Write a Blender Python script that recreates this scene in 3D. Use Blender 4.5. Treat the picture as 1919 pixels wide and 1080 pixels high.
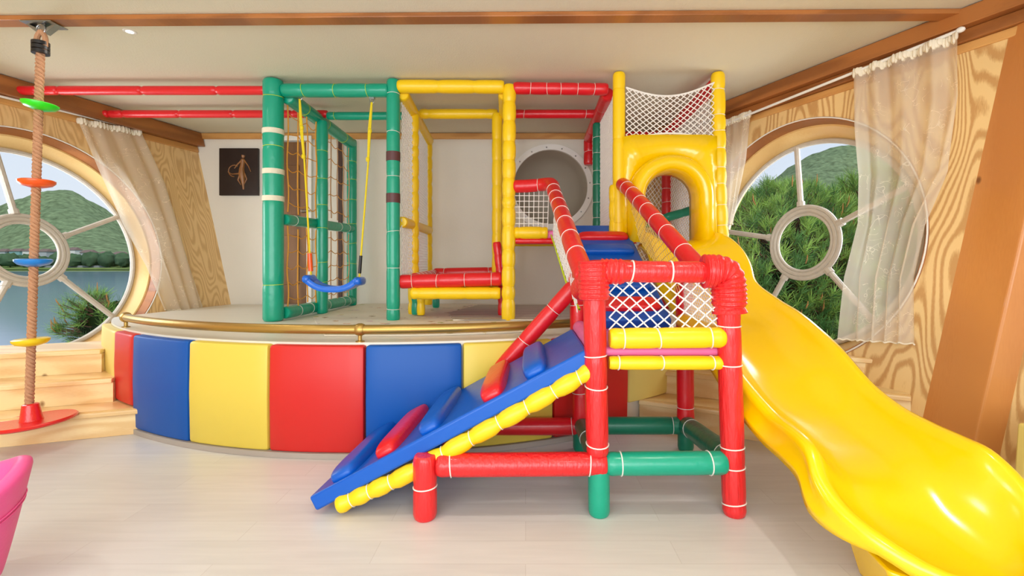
import bpy, math, random
from mathutils import Vector, Matrix
import numpy as np
random.seed(7)
for o in list(bpy.data.objects): bpy.data.objects.remove(o)
S = bpy.context.scene
COL = S.collection
H = 1.2; F = 900.0; CX = 985.0; CY = 495.0          # eye height, focal length in px, vanishing point
# ------------------------------------------------------------------ camera
cd = bpy.data.cameras.new('camera'); cam = bpy.data.objects.new('camera', cd); COL.objects.link(cam)
cam.location = (0, 0, H); cam.rotation_euler = (math.pi/2, 0, 0)
cd.sensor_width = 36; cd.lens = F/1919*36
cd.shift_x = -(CX-959.5)/1919; cd.shift_y = -(540-CY)/1919
cd.clip_start = .05; cd.clip_end = 3000
S.camera = cam
# ------------------------------------------------------------------ world, sun, big lights, exposure
S.view_settings.view_transform = 'Standard'; S.view_settings.look = 'None'
S.view_settings.exposure = 0.0; S.view_settings.gamma = 1; S.view_settings.use_curve_mapping = False
w = bpy.data.worlds.new('sky'); S.world = w; w.use_nodes = True
nt = w.node_tree; nt.nodes.clear()
wo = nt.nodes.new('ShaderNodeOutputWorld'); bg = nt.nodes.new('ShaderNodeBackground')
tc = nt.nodes.new('ShaderNodeTexCoord'); sx = nt.nodes.new('ShaderNodeSeparateXYZ'); cr = nt.nodes.new('ShaderNodeValToRGB')
nt.links.new(tc.outputs['Generated'], sx.inputs[0]); nt.links.new(sx.outputs['Z'], cr.inputs[0])
cr.color_ramp.elements[0].position = 0.0; cr.color_ramp.elements[0].color = (.80, .86, .92, 1)
cr.color_ramp.elements[1].position = .5; cr.color_ramp.elements[1].color = (.52, .70, .95, 1)
e = cr.color_ramp.elements.new(.18); e.color = (.72, .82, .95, 1)
nt.links.new(cr.outputs[0], bg.inputs[0]); bg.inputs[1].default_value = 1.0
nt.links.new(bg.outputs[0], wo.inputs[0])
def lamp(name, kind, loc, rot, power, color=(1, 1, 1), size=1, size_y=None, parent=None):
    l = bpy.data.lights.new(name, kind); o = bpy.data.objects.new(name, l); COL.objects.link(o)
    o.location = loc; o.rotation_euler = rot; l.energy = power; l.color = color
    if kind == 'AREA':
        l.size = size
        if size_y: l.shape = 'RECTANGLE'; l.size_y = size_y
        else: l.shape = 'DISK'
    if parent: o.parent = parent
    return o
sun = lamp('sun', 'SUN', (0, 0, 30), (math.radians(42), 0, math.radians(28)), 2.6, (1, .96, .88)); sun.data.angle = .02
# added unseen fill lamp behind the camera, tilted up to brighten ceiling and loft
lamp('fill_rear', 'AREA', (-.9, -2.6, 1.6), (math.radians(99), 0, 0), 225, (.96, .985, 1), 6.0, 2.2)
# daylight falling in through the two round windows
lamp('daylight_left', 'AREA', (-5.0, 3.75, 1.75), (math.radians(86), 0, math.radians(-66)), 60, (.95, .98, 1), 1.4, 1.4)
lamp('daylight_right', 'AREA', (3.05, 4.25, 1.75), (math.radians(86), 0, math.radians(62)), 40, (.95, .98, 1), 1.3, 1.3)

# ------------------------------------------------------------------ helpers
def srgb(r, g, b):
    f = lambda c: (c/255/12.92) if c <= 10.31 else ((c/255+.055)/1.055)**2.4
    return (f(r), f(g), f(b), 1)
def U(px, py, d): return Vector(((px-CX)/F*d, d, H-(py-CY)*d/F))
def Uz(px, py, z):
    d = (H-z)*F/(py-CY); return U(px, py, d)
def tag(o, label=None, cat=None, group=None, kind=None):
    if label: o['label'] = label
    if cat: o['category'] = cat
    if group: o['group'] = group
    if kind: o['kind'] = kind
    return o
def thing(name, label, cat, loc=(0, 0, 0), group=None):
    o = bpy.data.objects.new(name, None); COL.objects.link(o); o.empty_display_size = .1
    o.location = loc; return tag(o, label, cat, group)
def copy_tree(o, parent=None):
    c = o.copy(); COL.objects.link(c); c.parent = parent
    for ch in list(o.children): copy_tree(ch, c)
    return c
def frames(P):
    P = [Vector(p) for p in P]; n = len(P); T = []
    for i in range(n):
        a = P[max(i-1, 0)]; b = P[min(i+1, n-1)]; t = (b-a)
        T.append(t.normalized() if t.length > 1e-9 else Vector((0, 0, 1)))
    up = Vector((0, 0, 1)) if abs(T[0].z) < .9 else Vector((0, 1, 0))
    N = (up-T[0]*up.dot(T[0])).normalized(); out = []
    for i in range(n):
        N = (N-T[i]*N.dot(T[i]))
        N = N.normalized() if N.length > 1e-6 else T[i].orthogonal().normalized()
        out.append((P[i], T[i], N, T[i].cross(N)))
    return out
class MB:
    def __init__(s): s.v = []; s.f = []; s.mi = []; s.cur = 0
    def add(s, vs, fs):
        b = len(s.v); s.v += [tuple(v) for v in vs]; s.f += [tuple(b+i for i in f) for f in fs]; s.mi += [s.cur]*len(fs); return s
    def tube(s, P, r, n=12, cap=True, flat=None):
        fr = frames(P); vs = []; fs = []
        for i, (p, t, a, b) in enumerate(fr):
            rr = r[i] if hasattr(r, '__len__') else r
            for k in range(n):
                q = 2*math.pi*k/n
                vs.append(p + a*(math.cos(q)*rr) + b*(math.sin(q)*rr*(flat or 1)))
        m = len(fr)
        for i in range(m-1):
            for k in range(n):
                k2 = (k+1) % n; fs.append((i*n+k, i*n+k2, (i+1)*n+k2, (i+1)*n+k))
        if cap: fs.append(tuple(range(n))[::-1]); fs.append(tuple((m-1)*n+k for k in range(n)))
        return s.add(vs, fs)
    def box(s, c, d, R=None):
        R = R or Matrix.Identity(3); c = Vector(c); vs = []
        for x in (-.5, .5):
            for y in (-.5, .5):
                for z in (-.5, .5): vs.append(c+R @ Vector((x*d[0], y*d[1], z*d[2])))
        return s.add(vs, [(0, 1, 3, 2), (4, 6, 7, 5), (0, 4, 5, 1), (2, 3, 7, 6), (0, 2, 6, 4), (1, 5, 7, 3)])
    def hexa(s, A, B):      # two quads A (front) and B (back), same order
        return s.add(list(A)+list(B), [(0, 1, 2, 3), (7, 6, 5, 4), (0, 4, 5, 1), (1, 5, 6, 2), (2, 6, 7, 3), (3, 7, 4, 0)])
    def grid(s, fn, nu, nv, cu=False):
        vs = [fn(i/nu, j/nv) for j in range(nv+1) for i in range(nu+1)]; w_ = nu+1
        return s.add(vs, [(j*w_+i, j*w_+i+1, (j+1)*w_+i+1, (j+1)*w_+i) for j in range(nv) for i in range(nu)])
    def lathe(s, prof, n=32, c=(0, 0, 0), R=None):   # prof: (radius, height) list
        R = R or Matrix.Identity(3); c = Vector(c); vs = []; fs = []
        for r, h in prof:
            for k in range(n):
                q = 2*math.pi*k/n; vs.append(c+R @ Vector((r*math.cos(q), r*math.sin(q), h)))
        for i in range(len(prof)-1):
            for k in range(n):
                k2 = (k+1) % n; fs.append((i*n+k, i*n+k2, (i+1)*n+k2, (i+1)*n+k))
        fs.append(tuple(range(n))[::-1]); m = len(prof)-1; fs.append(tuple(m*n+k for k in range(n)))
        return s.add(vs, fs)
    def pillow(s, c, ax, d, e=.45, n=20, m=12):       # superellipsoid cushion
        c = Vector(c); vs = []; fs = []
        pw = lambda x, p: math.copysign(abs(x)**p, x)
        for j in range(m+1):
            ph = -math.pi/2+math.pi*j/m
            for k in range(n):
                th = 2*math.pi*k/n
                x = pw(math.cos(ph), e)*pw(math.cos(th), e); y = pw(math.cos(ph), e)*pw(math.sin(th), e); z = pw(math.sin(ph), .75)
                vs.append(c+ax[0]*(x*d[0]/2)+ax[1]*(y*d[1]/2)+ax[2]*(z*d[2]/2))
        for j in range(m):
            for k in range(n):
                k2 = (k+1) % n; fs.append((j*n+k, j*n+k2, (j+1)*n+k2, (j+1)*n+k))
        return s.add(vs, fs)
    def build(s, name, mats, parent=None, smooth=True, bevel=0, loc=None, angle=40):
        me = bpy.data.meshes.new(name); me.from_pydata(s.v, [], s.f)
        if not isinstance(mats, (list, tuple)): mats = [mats]
        for m in mats: me.materials.append(m)
        if len(mats) > 1: me.polygons.foreach_set('material_index', s.mi)
        me.update(); me.validate()
        o = bpy.data.objects.new(name, me); COL.objects.link(o)
        if parent: o.parent = parent; o.matrix_parent_inverse = Matrix.Translation(parent.location).inverted()
        if smooth:
            me.polygons.foreach_set('use_smooth', [True]*len(me.polygons))
            me.set_sharp_from_angle(angle=math.radians(angle))
        if bevel:
            b = o.modifiers.new('bevel', 'BEVEL'); b.width = bevel; b.segments = 3; b.limit_method = 'ANGLE'
        return o
def fix(o):                                          # consistent outward normals
    import bmesh
    bm = bmesh.new(); bm.from_mesh(o.data); bmesh.ops.recalc_face_normals(bm, faces=bm.faces); bm.to_mesh(o.data); bm.free(); return o

# ------------------------------------------------------------------ materials
def mat(name, col, rough=.5, metal=0, bump=0, bscale=40, stretch=(1, 1, 1), var=0, vscale=3, coat=0, spec=.5, emit=0, sss=0, detail=3):
    m = bpy.data.materials.new(name); m.use_nodes = True; t = m.node_tree; b = t.nodes['Principled BSDF']
    b.inputs['Base Color'].default_value = col; b.inputs['Roughness'].default_value = rough; b.inputs['Metallic'].default_value = metal
    b.inputs['Coat Weight'].default_value = coat; b.inputs['Coat Roughness'].default_value = .15; b.inputs['Specular IOR Level'].default_value = spec
    if emit: b.inputs['Emission Color'].default_value = col; b.inputs['Emission Strength'].default_value = emit
    tcn = t.nodes.new('ShaderNodeTexCoord'); mp = t.nodes.new('ShaderNodeMapping'); mp.inputs['Scale'].default_value = stretch
    t.links.new(tcn.outputs['Object'], mp.inputs[0])
    if bump:
        n = t.nodes.new('ShaderNodeTexNoise'); n.inputs['Scale'].default_value = bscale; n.inputs['Detail'].default_value = detail
        t.links.new(mp.outputs[0], n.inputs[0]); bp = t.nodes.new('ShaderNodeBump'); bp.inputs['Strength'].default_value = bump; bp.inputs['Distance'].default_value = .01
        t.links.new(n.outputs[0], bp.inputs['Height']); t.links.new(bp.outputs[0], b.inputs['Normal'])
    if var:
        n = t.nodes.new('ShaderNodeTexNoise'); n.inputs['Scale'].default_value = vscale; n.inputs['Detail'].default_value = 4
        t.links.new(mp.outputs[0], n.inputs[0]); mx = t.nodes.new('ShaderNodeMix'); mx.data_type = 'RGBA'
        mx.inputs[6].default_value = tuple(c*(1-var) for c in col[:3])+(1,); mx.inputs[7].default_value = tuple(min(1, c*(1+var)) for c in col[:3])+(1,)
        t.links.new(n.outputs[0], mx.inputs[0]); t.links.new(mx.outputs[2], b.inputs['Base Color'])
    return m
def wood(name, light, dark, scale=(1, 1, .12), freq=9, nscale=1.6, rough=.45, knots=False, contrast=.5, axes=None, sharp=(.35, .65)):
    """growth-ring contours of a stretched noise; 'scale' stretches along the grain"""
    m = bpy.data.materials.new(name); m.use_nodes = True; t = m.node_tree; b = t.nodes['Principled BSDF']; L = t.links.new
    b.inputs['Roughness'].default_value = rough; b.inputs['Coat Weight'].default_value = .15
    tcn = t.nodes.new('ShaderNodeTexCoord'); mp = t.nodes.new('ShaderNodeMapping'); mp.inputs['Scale'].default_value = scale; L(tcn.outputs['Object'], mp.inputs[0])
    n = t.nodes.new('ShaderNodeTexNoise'); n.inputs['Scale'].default_value = nscale; n.inputs['Detail'].default_value = 1.5; n.inputs['Roughness'].default_value = .4; L(mp.outputs[0], n.inputs[0])
    mu = t.nodes.new('ShaderNodeMath'); mu.operation = 'MULTIPLY'; mu.inputs[1].default_value = freq*2*math.pi; L(n.outputs[0], mu.inputs[0])
    sn = t.nodes.new('ShaderNodeMath'); sn.operation = 'SINE'; L(mu.outputs[0], sn.inputs[0])
    mr = t.nodes.new('ShaderNodeMapRange'); mr.inputs['From Min'].default_value = -1; mr.inputs['From Max'].default_value = 1; L(sn.outputs[0], mr.inputs[0])
    f = t.nodes.new('ShaderNodeTexNoise'); f.inputs['Scale'].default_value = 60; f.inputs['Detail'].default_value = 4; L(mp.outputs[0], f.inputs[0])
    ad = t.nodes.new('ShaderNodeMath'); ad.operation = 'MULTIPLY_ADD'; ad.inputs[1].default_value = .5; L(f.outputs[0], ad.inputs[0])
    sc = t.nodes.new('ShaderNodeMath'); sc.operation = 'MULTIPLY'; sc.inputs[1].default_value = .75; L(mr.outputs[0], sc.inputs[0]); L(sc.outputs[0], ad.inputs[2])
    rp = t.nodes.new('ShaderNodeValToRGB'); e = rp.color_ramp.elements
    e[0].position = sharp[0]; e[0].color = light; e[1].position = sharp[1]+.3; e[1].color = tuple(l*(1-contrast)+d*contrast for l, d in zip(light, dark))
    L(ad.outputs[0], rp.inputs[0]); out = rp.outputs[0]
    lf = t.nodes.new('ShaderNodeTexNoise'); lf.inputs['Scale'].default_value = 1.3; L(tcn.outputs['Object'], lf.inputs[0])
    hs = t.nodes.new('ShaderNodeMapRange'); hs.inputs['To Min'].default_value = .85; hs.inputs['To Max'].default_value = 1.12; L(lf.outputs[0], hs.inputs[0])
    m2 = t.nodes.new('ShaderNodeMix'); m2.data_type = 'RGBA'; m2.blend_type = 'MULTIPLY'; m2.inputs[0].default_value = 1
    L(out, m2.inputs[6]); L(hs.outputs[0], m2.inputs[7]); out = m2.outputs[2]
    if knots:
        v = t.nodes.new('ShaderNodeTexVoronoi'); v.inputs['Scale'].default_value = 2.6; v.inputs['Randomness'].default_value = 1
        mk = t.nodes.new('ShaderNodeMapping'); mk.inputs['Scale'].default_value = (1, 1, .7); L(tcn.outputs['Object'], mk.inputs[0]); L(mk.outputs[0], v.inputs[0])
        kr = t.nodes.new('ShaderNodeMapRange'); kr.inputs['From Min'].default_value = .03; kr.inputs['From Max'].default_value = .06; L(v.outputs['Distance'], kr.inputs[0])
        m3 = t.nodes.new('ShaderNodeMix'); m3.data_type = 'RGBA'; L(kr.outputs[0], m3.inputs[0]); m3.inputs[6].default_value = tuple(c*.45 for c in dark[:3])+(1,); L(out, m3.inputs[7]); out = m3.outputs[2]
    L(out, b.inputs['Base Color'])
    return m
M = {}
M['red'] = mat('red_vinyl', srgb(222, 22, 34), .34, bump=.25, bscale=26, stretch=(1, 1, 1), coat=.25)
M['red_wrap'] = mat('red_wrinkled_vinyl', srgb(226, 34, 38), .32, bump=.8, bscale=22, stretch=(3, 3, .5), coat=.3)
M['yellow'] = mat('yellow_vinyl', srgb(250, 208, 8), .4, bump=.2, bscale=20, coat=.15)
M['green'] = mat('green_vinyl', srgb(0, 160, 128), .34, bump=.3, bscale=24, coat=.25)
M['dgreen'] = mat('dark_green_vinyl', srgb(0, 122, 92), .4, bump=.3, bscale=24, coat=.2)
M['blue'] = mat('blue_vinyl', srgb(0, 88, 190), .38, bump=.2, bscale=14, coat=.1, spec=.4)
M['pad_blue'] = mat('panel_blue', srgb(0, 82, 168), .45, spec=.35, bump=.08, bscale=6)
M['pad_red'] = mat('panel_red', srgb(206, 34, 30), .42, bump=.08, bscale=6)
M['pad_yellow'] = mat('panel_yellow', srgb(224, 200, 80), .45, bump=.08, bscale=6)
M['pad_cream'] = mat('panel_pale_yellow', srgb(236, 214, 122), .45, bump=.08, bscale=6)
M['pink'] = mat('pink_vinyl', srgb(226, 110, 165), .5, bump=.2, bscale=20)
M['pinkchair'] = mat('pink_leatherette', srgb(240, 92, 160), .5, bump=.15, bscale=60)
M['slide'] = mat('slide_plastic', srgb(255, 210, 0), .2, bump=.02, bscale=5, coat=.5)
M['cord'] = mat('white_cord', srgb(238, 234, 226), .7)
M['ycord'] = mat('yellow_green_cord', srgb(200, 224, 40), .6)
M['net'] = mat('white_net_cord', srgb(244, 242, 238), .8)
M['netrope'] = mat('orange_rope', srgb(238, 168, 62), .8, bump=.8, bscale=120)
M['netrope2'] = mat('buff_rope', srgb(206, 166, 130), .8, bump=.8, bscale=120)
M['swingrope'] = mat('yellow_rope', srgb(240, 214, 20), .6, bump=.5, bscale=150)
M['swingblue'] = mat('blue_plastic', srgb(0, 105, 225), .25, coat=.4)
M['rope'] = mat('brown_rope', srgb(196, 146, 110), .85, bump=.5, bscale=200)
M['black'] = mat('black_plastic', srgb(28, 26, 28), .4)
M['brown_tape'] = mat('brown_tape', srgb(92, 54, 56), .5)
M['white_tape'] = mat('cream_tape', srgb(226, 220, 196), .6, bump=.3, bscale=60)
M['metal'] = mat('galvanised_metal', srgb(170, 172, 172), .3, 1)
M['brass'] = mat('brushed_brass', srgb(184, 152, 84), .36, .85, bump=.05, bscale=40)
M['green_pl'] = mat('lime_plastic', srgb(40, 225, 20), .3, coat=.3)
M['orange_pl'] = mat('orange_plastic', srgb(248, 92, 20), .3, coat=.3)
M['sky_pl'] = mat('sky_blue_plastic', srgb(10, 130, 220), .3, coat=.3)
M['lemon_pl'] = mat('lemon_plastic', srgb(245, 210, 10), .3, coat=.3)
M['seat_pl'] = mat('red_plastic', srgb(228, 28, 24), .28, coat=.4, bump=.3, bscale=90)
M['wall'] = mat('cream_wallpaper', srgb(232, 226, 214), .8, bump=.15, bscale=90, var=.03)
M['ceil'] = mat('ceiling_paper', srgb(222, 217, 196), .75, bump=.25, bscale=140, stretch=(1, .3, 1), var=.03, vscale=2)
M['white'] = mat('white_plastic', srgb(240, 238, 232), .4)
M['tube_in'] = mat('grey_plastic_tunnel', srgb(196, 186, 170), .45)
M['ledge'] = mat('ledge_laminate', srgb(232, 226, 212), .4, var=.05, vscale=8, stretch=(.3, 2, 1))
M['kick'] = mat('grey_kickboard', srgb(170, 160, 150), .5)
M['ply'] = wood('plywood_panel', srgb(240, 204, 142), srgb(182, 120, 54), (2.4, 2.4, .5), 20, 1.3, .42, contrast=.66, sharp=(.5, .64))
M['ply_left'] = wood('fine_plywood_panel', srgb(236, 198, 138), srgb(186, 128, 66), (3.2, 3.2, .4), 20, 1.4, .42, contrast=.45, sharp=(.45, .65))
M['pine'] = wood('pine_board', srgb(248, 220, 164), srgb(222, 170, 102), (.25, 1.5, 3), 5, 2, .35, knots=True, contrast=.55)
M['pine_pale'] = wood('pale_window_wood', srgb(240, 206, 142), srgb(214, 164, 94), (1, 1, 1), 3, 1.2, .3, contrast=.5)
M['beam'] = wood('brown_beam', srgb(178, 112, 56), srgb(122, 70, 32), (1, .12, 3), 3, 2, .4, contrast=.6)
M['beam2'] = wood('honey_board', srgb(222, 166, 96), srgb(186, 122, 58), (1, .12, 3), 3, 2, .4, contrast=.5)
M['pillar'] = wood('stained_glulam', srgb(216, 146, 80), srgb(188, 114, 52), (2, 2, .2), 2, 1.2, .3, knots=True, contrast=.5)
M['door'] = wood('brown_door', srgb(140, 98, 62), srgb(92, 60, 34), (2, 2, .15), 4, 1.6, .4, knots=True, contrast=.6)
M['glassframe'] = mat('weathered_white_frame', srgb(196, 188, 176), .45, bump=.3, bscale=40, var=.12, vscale=20)
# floor: pale laminate planks running across the room
def floor_mat():
    m = bpy.data.materials.new('pale_laminate'); m.use_nodes = True; t = m.node_tree; b = t.nodes['Principled BSDF']; L = t.links.new
    tcn = t.nodes.new('ShaderNodeTexCoord'); br = t.nodes.new('ShaderNodeTexBrick'); L(tcn.outputs['Object'], br.inputs[0])
    br.inputs['Color1'].default_value = srgb(218, 216, 213); br.inputs['Color2'].default_value = srgb(213, 210, 207); br.inputs['Mortar'].default_value = srgb(204, 200, 196)
    br.inputs['Scale'].default_value = 1; br.inputs['Brick Width'].default_value = 1.25; br.inputs['Row Height'].default_value = .16; br.inputs['Mortar Size'].default_value = .0025; br.inputs['Mortar Smooth'].default_value = .6
    mp = t.nodes.new('ShaderNodeMapping'); mp.inputs['Scale'].default_value = (.9, 9, 1); L(tcn.outputs['Object'], mp.inputs[0])
    n = t.nodes.new('ShaderNodeTexNoise'); n.inputs['Scale'].default_value = 3; n.inputs['Detail'].default_value = 6; n.inputs['Distortion'].default_value = .6; L(mp.outputs[0], n.inputs[0])
    r = t.nodes.new('ShaderNodeMapRange'); r.inputs['To Min'].default_value = .86; r.inputs['To Max'].default_value = 1.06; L(n.outputs[0], r.inputs[0])
    mx = t.nodes.new('ShaderNodeMix'); mx.data_type = 'RGBA'; mx.blend_type = 'MULTIPLY'; mx.inputs[0].default_value = 1; L(br.outputs[0], mx.inputs[6]); L(r.outputs[0], mx.inputs[7])
    L(mx.outputs[2], b.inputs['Base Color']); b.inputs['Roughness'].default_value = .38; b.inputs['Specular IOR Level'].default_value = .45
    return m
M['floor'] = floor_mat()
def mat_print(name, base, spots, scale=7):           # printed play mat with small coloured motifs
    m = bpy.data.materials.new(name); m.use_nodes = True; t = m.node_tree; b = t.nodes['Principled BSDF']; L = t.links.new
    tcn = t.nodes.new('ShaderNodeTexCoord'); v = t.nodes.new('ShaderNodeTexVoronoi'); v.inputs['Scale'].default_value = scale; L(tcn.outputs['Object'], v.inputs[0])
    hs = t.nodes.new('ShaderNodeHueSaturation'); hs.inputs['Saturation'].default_value = .55; hs.inputs['Value'].default_value = .8; L(v.outputs['Color'], hs.inputs['Color'])
    n = t.nodes.new('ShaderNodeTexNoise'); n.inputs['Scale'].default_value = 18; L(tcn.outputs['Object'], n.inputs[0])
    ad = t.nodes.new('ShaderNodeMath'); ad.operation = 'ADD'; L(v.outputs['Distance'], ad.inputs[0]); L(n.outputs[0], ad.inputs[1])
    r = t.nodes.new('ShaderNodeMapRange'); r.inputs['From Min'].default_value = .66; r.inputs['From Max'].default_value = .72; L(ad.outputs[0], r.inputs[0])
    mx = t.nodes.new('ShaderNodeMix'); mx.data_type = 'RGBA'; L(r.outputs[0], mx.inputs[0]); mx.inputs[7].default_value = base
    m2 = t.nodes.new('ShaderNodeMix'); m2.data_type = 'RGBA'; m2.inputs[0].default_value = .6; L(hs.outputs[0], m2.inputs[7]); m2.inputs[6].default_value = spots; L(m2.outputs[2], mx.inputs[6])
    L(mx.outputs[2], b.inputs['Base Color']); b.inputs['Roughness'].default_value = .55
    return m
M['mat'] = mat_print('printed_play_mat', srgb(232, 224, 208), srgb(196, 150, 84))
def wave_mat():
    m = bpy.data.materials.new('wavy_stripe_mat'); m.use_nodes = True; t = m.node_tree; b = t.nodes['Principled BSDF']; L = t.links.new
    tcn = t.nodes.new('ShaderNodeTexCoord'); mp = t.nodes.new('ShaderNodeMapping'); mp.inputs['Rotation'].default_value = (0, 0, math.radians(90)); L(tcn.outputs['Object'], mp.inputs[0])
    w_ = t.nodes.new('ShaderNodeTexWave'); w_.inputs['Scale'].default_value = 3; w_.inputs['Distortion'].default_value = 6; w_.inputs['Detail Scale'].default_value = .55; w_.inputs['Detail'].default_value = 0; L(mp.outputs[0], w_.inputs[0])
    r = t.nodes.new('ShaderNodeValToRGB'); r.color_ramp.elements[0].position = .15; r.color_ramp.elements[0].color = srgb(138, 130, 124); r.color_ramp.elements[1].position = .45; r.color_ramp.elements[1].color = srgb(220, 212, 198)
    L(w_.outputs[0], r.inputs[0]); L(r.outputs[0], b.inputs['Base Color']); b.inputs['Roughness'].default_value = .6
    return m
M['wavy'] = wave_mat()
def curtain_mat():
    m = bpy.data.materials.new('sheer_embroidered_voile'); m.use_nodes = True; t = m.node_tree; L = t.links.new
    for n in list(t.nodes): t.nodes.remove(n)
    out = t.nodes.new('ShaderNodeOutputMaterial'); tr = t.nodes.new('ShaderNodeBsdfTransparent'); tr.inputs[0].default_value = (1, 1, 1, 1)
    df = t.nodes.new('ShaderNodeBsdfDiffuse'); df.inputs[0].default_value = srgb(246, 238, 222); tl = t.nodes.new('ShaderNodeBsdfTranslucent'); tl.inputs[0].default_value = srgb(250, 244, 230)
    a = t.nodes.new('ShaderNodeMixShader'); a.inputs[0].default_value = .45; L(df.outputs[0], a.inputs[1]); L(tl.outputs[0], a.inputs[2])
    tcn = t.nodes.new('ShaderNodeTexCoord'); v = t.nodes.new('ShaderNodeTexVoronoi'); v.feature = 'DISTANCE_TO_EDGE'; v.inputs['Scale'].default_value = 9
    mp = t.nodes.new('ShaderNodeMapping'); mp.inputs['Scale'].default_value = (1, 1, .45); L(tcn.outputs['Object'], mp.inputs[0])
    ns = t.nodes.new('ShaderNodeTexNoise'); ns.inputs['Scale'].default_value = 4; L(tcn.outputs['Object'], ns.inputs[0])
    mxv = t.nodes.new('ShaderNodeVectorMath'); mxv.operation = 'ADD'; L(mp.outputs[0], mxv.inputs[0]); L(ns.outputs['Color'], mxv.inputs[1]); L(mxv.outputs[0], v.inputs[0])
    r = t.nodes.new('ShaderNodeMapRange'); r.inputs['From Min'].default_value = .015; r.inputs['From Max'].default_value = .03; r.inputs['To Min'].default_value = .85; r.inputs['To Max'].default_value = 0; L(v.outputs['Distance'], r.inputs[0])
    n2 = t.nodes.new('ShaderNodeTexNoise'); n2.inputs['Scale'].default_value = 7; L(tcn.outputs['Object'], n2.inputs[0])
    g = t.nodes.new('ShaderNodeMath'); g.operation = 'GREATER_THAN'; g.inputs[1].default_value = .54; L(n2.outputs[0], g.inputs[0])
    mu = t.nodes.new('ShaderNodeMath'); mu.operation = 'MULTIPLY'; L(r.outputs[0], mu.inputs[0]); L(g.outputs[0], mu.inputs[1])
    mx = t.nodes.new('ShaderNodeMath'); mx.operation = 'MAXIMUM'; L(mu.outputs[0], mx.inputs[0]); mx.inputs[1].default_value = .58
    s = t.nodes.new('ShaderNodeMixShader'); L(mx.outputs[0], s.inputs[0]); L(tr.outputs[0], s.inputs[1]); L(a.outputs[0], s.inputs[2]); L(s.outputs[0], out.inputs[0])
    return m
M['voile'] = curtain_mat()
M['voile_band'] = mat('voile_heading', srgb(240, 230, 208), .8)
def glass_mat():
    m = bpy.data.materials.new('window_glass'); m.use_nodes = True; t = m.node_tree; L = t.links.new
    for n in list(t.nodes): t.nodes.remove(n)
    out = t.nodes.new('ShaderNodeOutputMaterial'); tr = t.nodes.new('ShaderNodeBsdfTransparent'); gl = t.nodes.new('ShaderNodeBsdfGlossy'); gl.inputs['Roughness'].default_value = .02
    fr = t.nodes.new('ShaderNodeFresnel'); fr.inputs[0].default_value = 1.35; s = t.nodes.new('ShaderNodeMixShader')
    mu = t.nodes.new('ShaderNodeMath'); mu.operation = 'MULTIPLY'; mu.inputs[1].default_value = .5; L(fr.outputs[0], mu.inputs[0])
    L(mu.outputs[0], s.inputs[0]); L(tr.outputs[0], s.inputs[1]); L(gl.outputs[0], s.inputs[2]); L(s.outputs[0], out.inputs[0]); return m
M['glass'] = glass_mat()

# ------------------------------------------------------------------ room shell
CEIL = 2.8; LOFT = .707; BACK = 5.9
def XL(y, z): return -(3.6+.215*(z-LOFT))-.25*(6-y)
def XR(y, z): return 2.43-.45*(y-3.945)+.1*(z-CEIL)
class Wall:                                          # a leaning wall plane with its own axes
    def __init__(s, X):
        s.o = Vector((X(4, 1.25), 4, 1.25)); a = Vector((X(5, 1.25), 5, 1.25)); b = Vector((X(4, 2.25), 4, 2.25))
        s.u = (a-s.o).normalized(); t = b-s.o; s.v = (t-s.u*t.dot(s.u)).normalized(); n = s.u.cross(s.v)
        s.n = n if n.dot(Vector((-.5, 3, 1.2))-s.o) > 0 else -n
    def hit(s, px, py, off=0):
        d = Vector(((px-CX)/F, 1, -(py-CY)/F)); c = Vector((0, 0, H)); o = s.o+s.n*off
        return c+d*((o-c).dot(s.n)/d.dot(s.n))
    def at(s, c, x, y, off=0): return c+s.u*x+s.v*y+s.n*off
WL = Wall(XL); WR = Wall(XR)
def wall_with_hole(name, corners, c, r, W, m, parent=None, n=120):
    """corners: 4 points on the plane around the hole centre c"""
    P = [((q-c).dot(W.u), (q-c).dot(W.v)) for q in corners]
    ang = sorted(set([2*math.pi*k/n for k in range(n)]+[math.atan2(y, x) % (2*math.pi) for x, y in P]))
    def edge(a):
        dx, dy = math.cos(a), math.sin(a); best = 1e9
        for i in range(4):
            (x1, y1), (x2, y2) = P[i], P[(i+1) % 4]; ex, ey = x2-x1, y2-y1; den = dx*ey-dy*ex
            if abs(den) < 1e-9: continue
            t = (x1*ey-y1*ex)/den; q = (x1*dy-y1*dx)/den
            if t > 0 and -1e-6 <= q <= 1+1e-6: best = min(best, t)
        return best
    vs = []; k = len(ang)
    for a in ang: vs.append(W.at(c, r*math.cos(a), r*math.sin(a)))
    for a in ang: t = edge(a); vs.append(W.at(c, t*math.cos(a), t*math.sin(a)))
    mb = MB(); mb.add(vs, [(i, (i+1) % k, k+(i+1) % k, k+i) for i in range(k)])
    o = mb.build(name, m, parent, smooth=False); s = o.modifiers.new('thick', 'SOLIDIFY'); s.thickness = .05; s.offset = 0
    return o
fl = MB(); fl.add([(XL(-3, 0)-.1, -3, 0), (XR(-3, 0)+.1, -3, 0), (XR(BACK, 0)+.1, BACK, 0), (XL(BACK, 0)-.1, BACK, 0)], [(0, 1, 2, 3)])
tag(fl.build('floor', M['floor'], smooth=False), 'pale laminate floor of the playroom', None, kind='structure')
ce = MB(); T = .12
ce.add([(XL(-3, CEIL)-T, -3, CEIL), (XR(-3, CEIL)+T, -3, CEIL), (XR(6.1, CEIL)+T, 6.1, CEIL), (XL(6.1, CEIL)-T, 6.1, CEIL)], [(3, 2, 1, 0)])
ce.add([(XL(-3, CEIL)-T, -3, CEIL+.1), (XR(-3, CEIL)+T, -3, CEIL+.1), (XR(6.1, CEIL)+T, 6.1, CEIL+.1), (XL(6.1, CEIL)-T, 6.1, CEIL+.1)], [(0, 1, 2, 3)])
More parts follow.
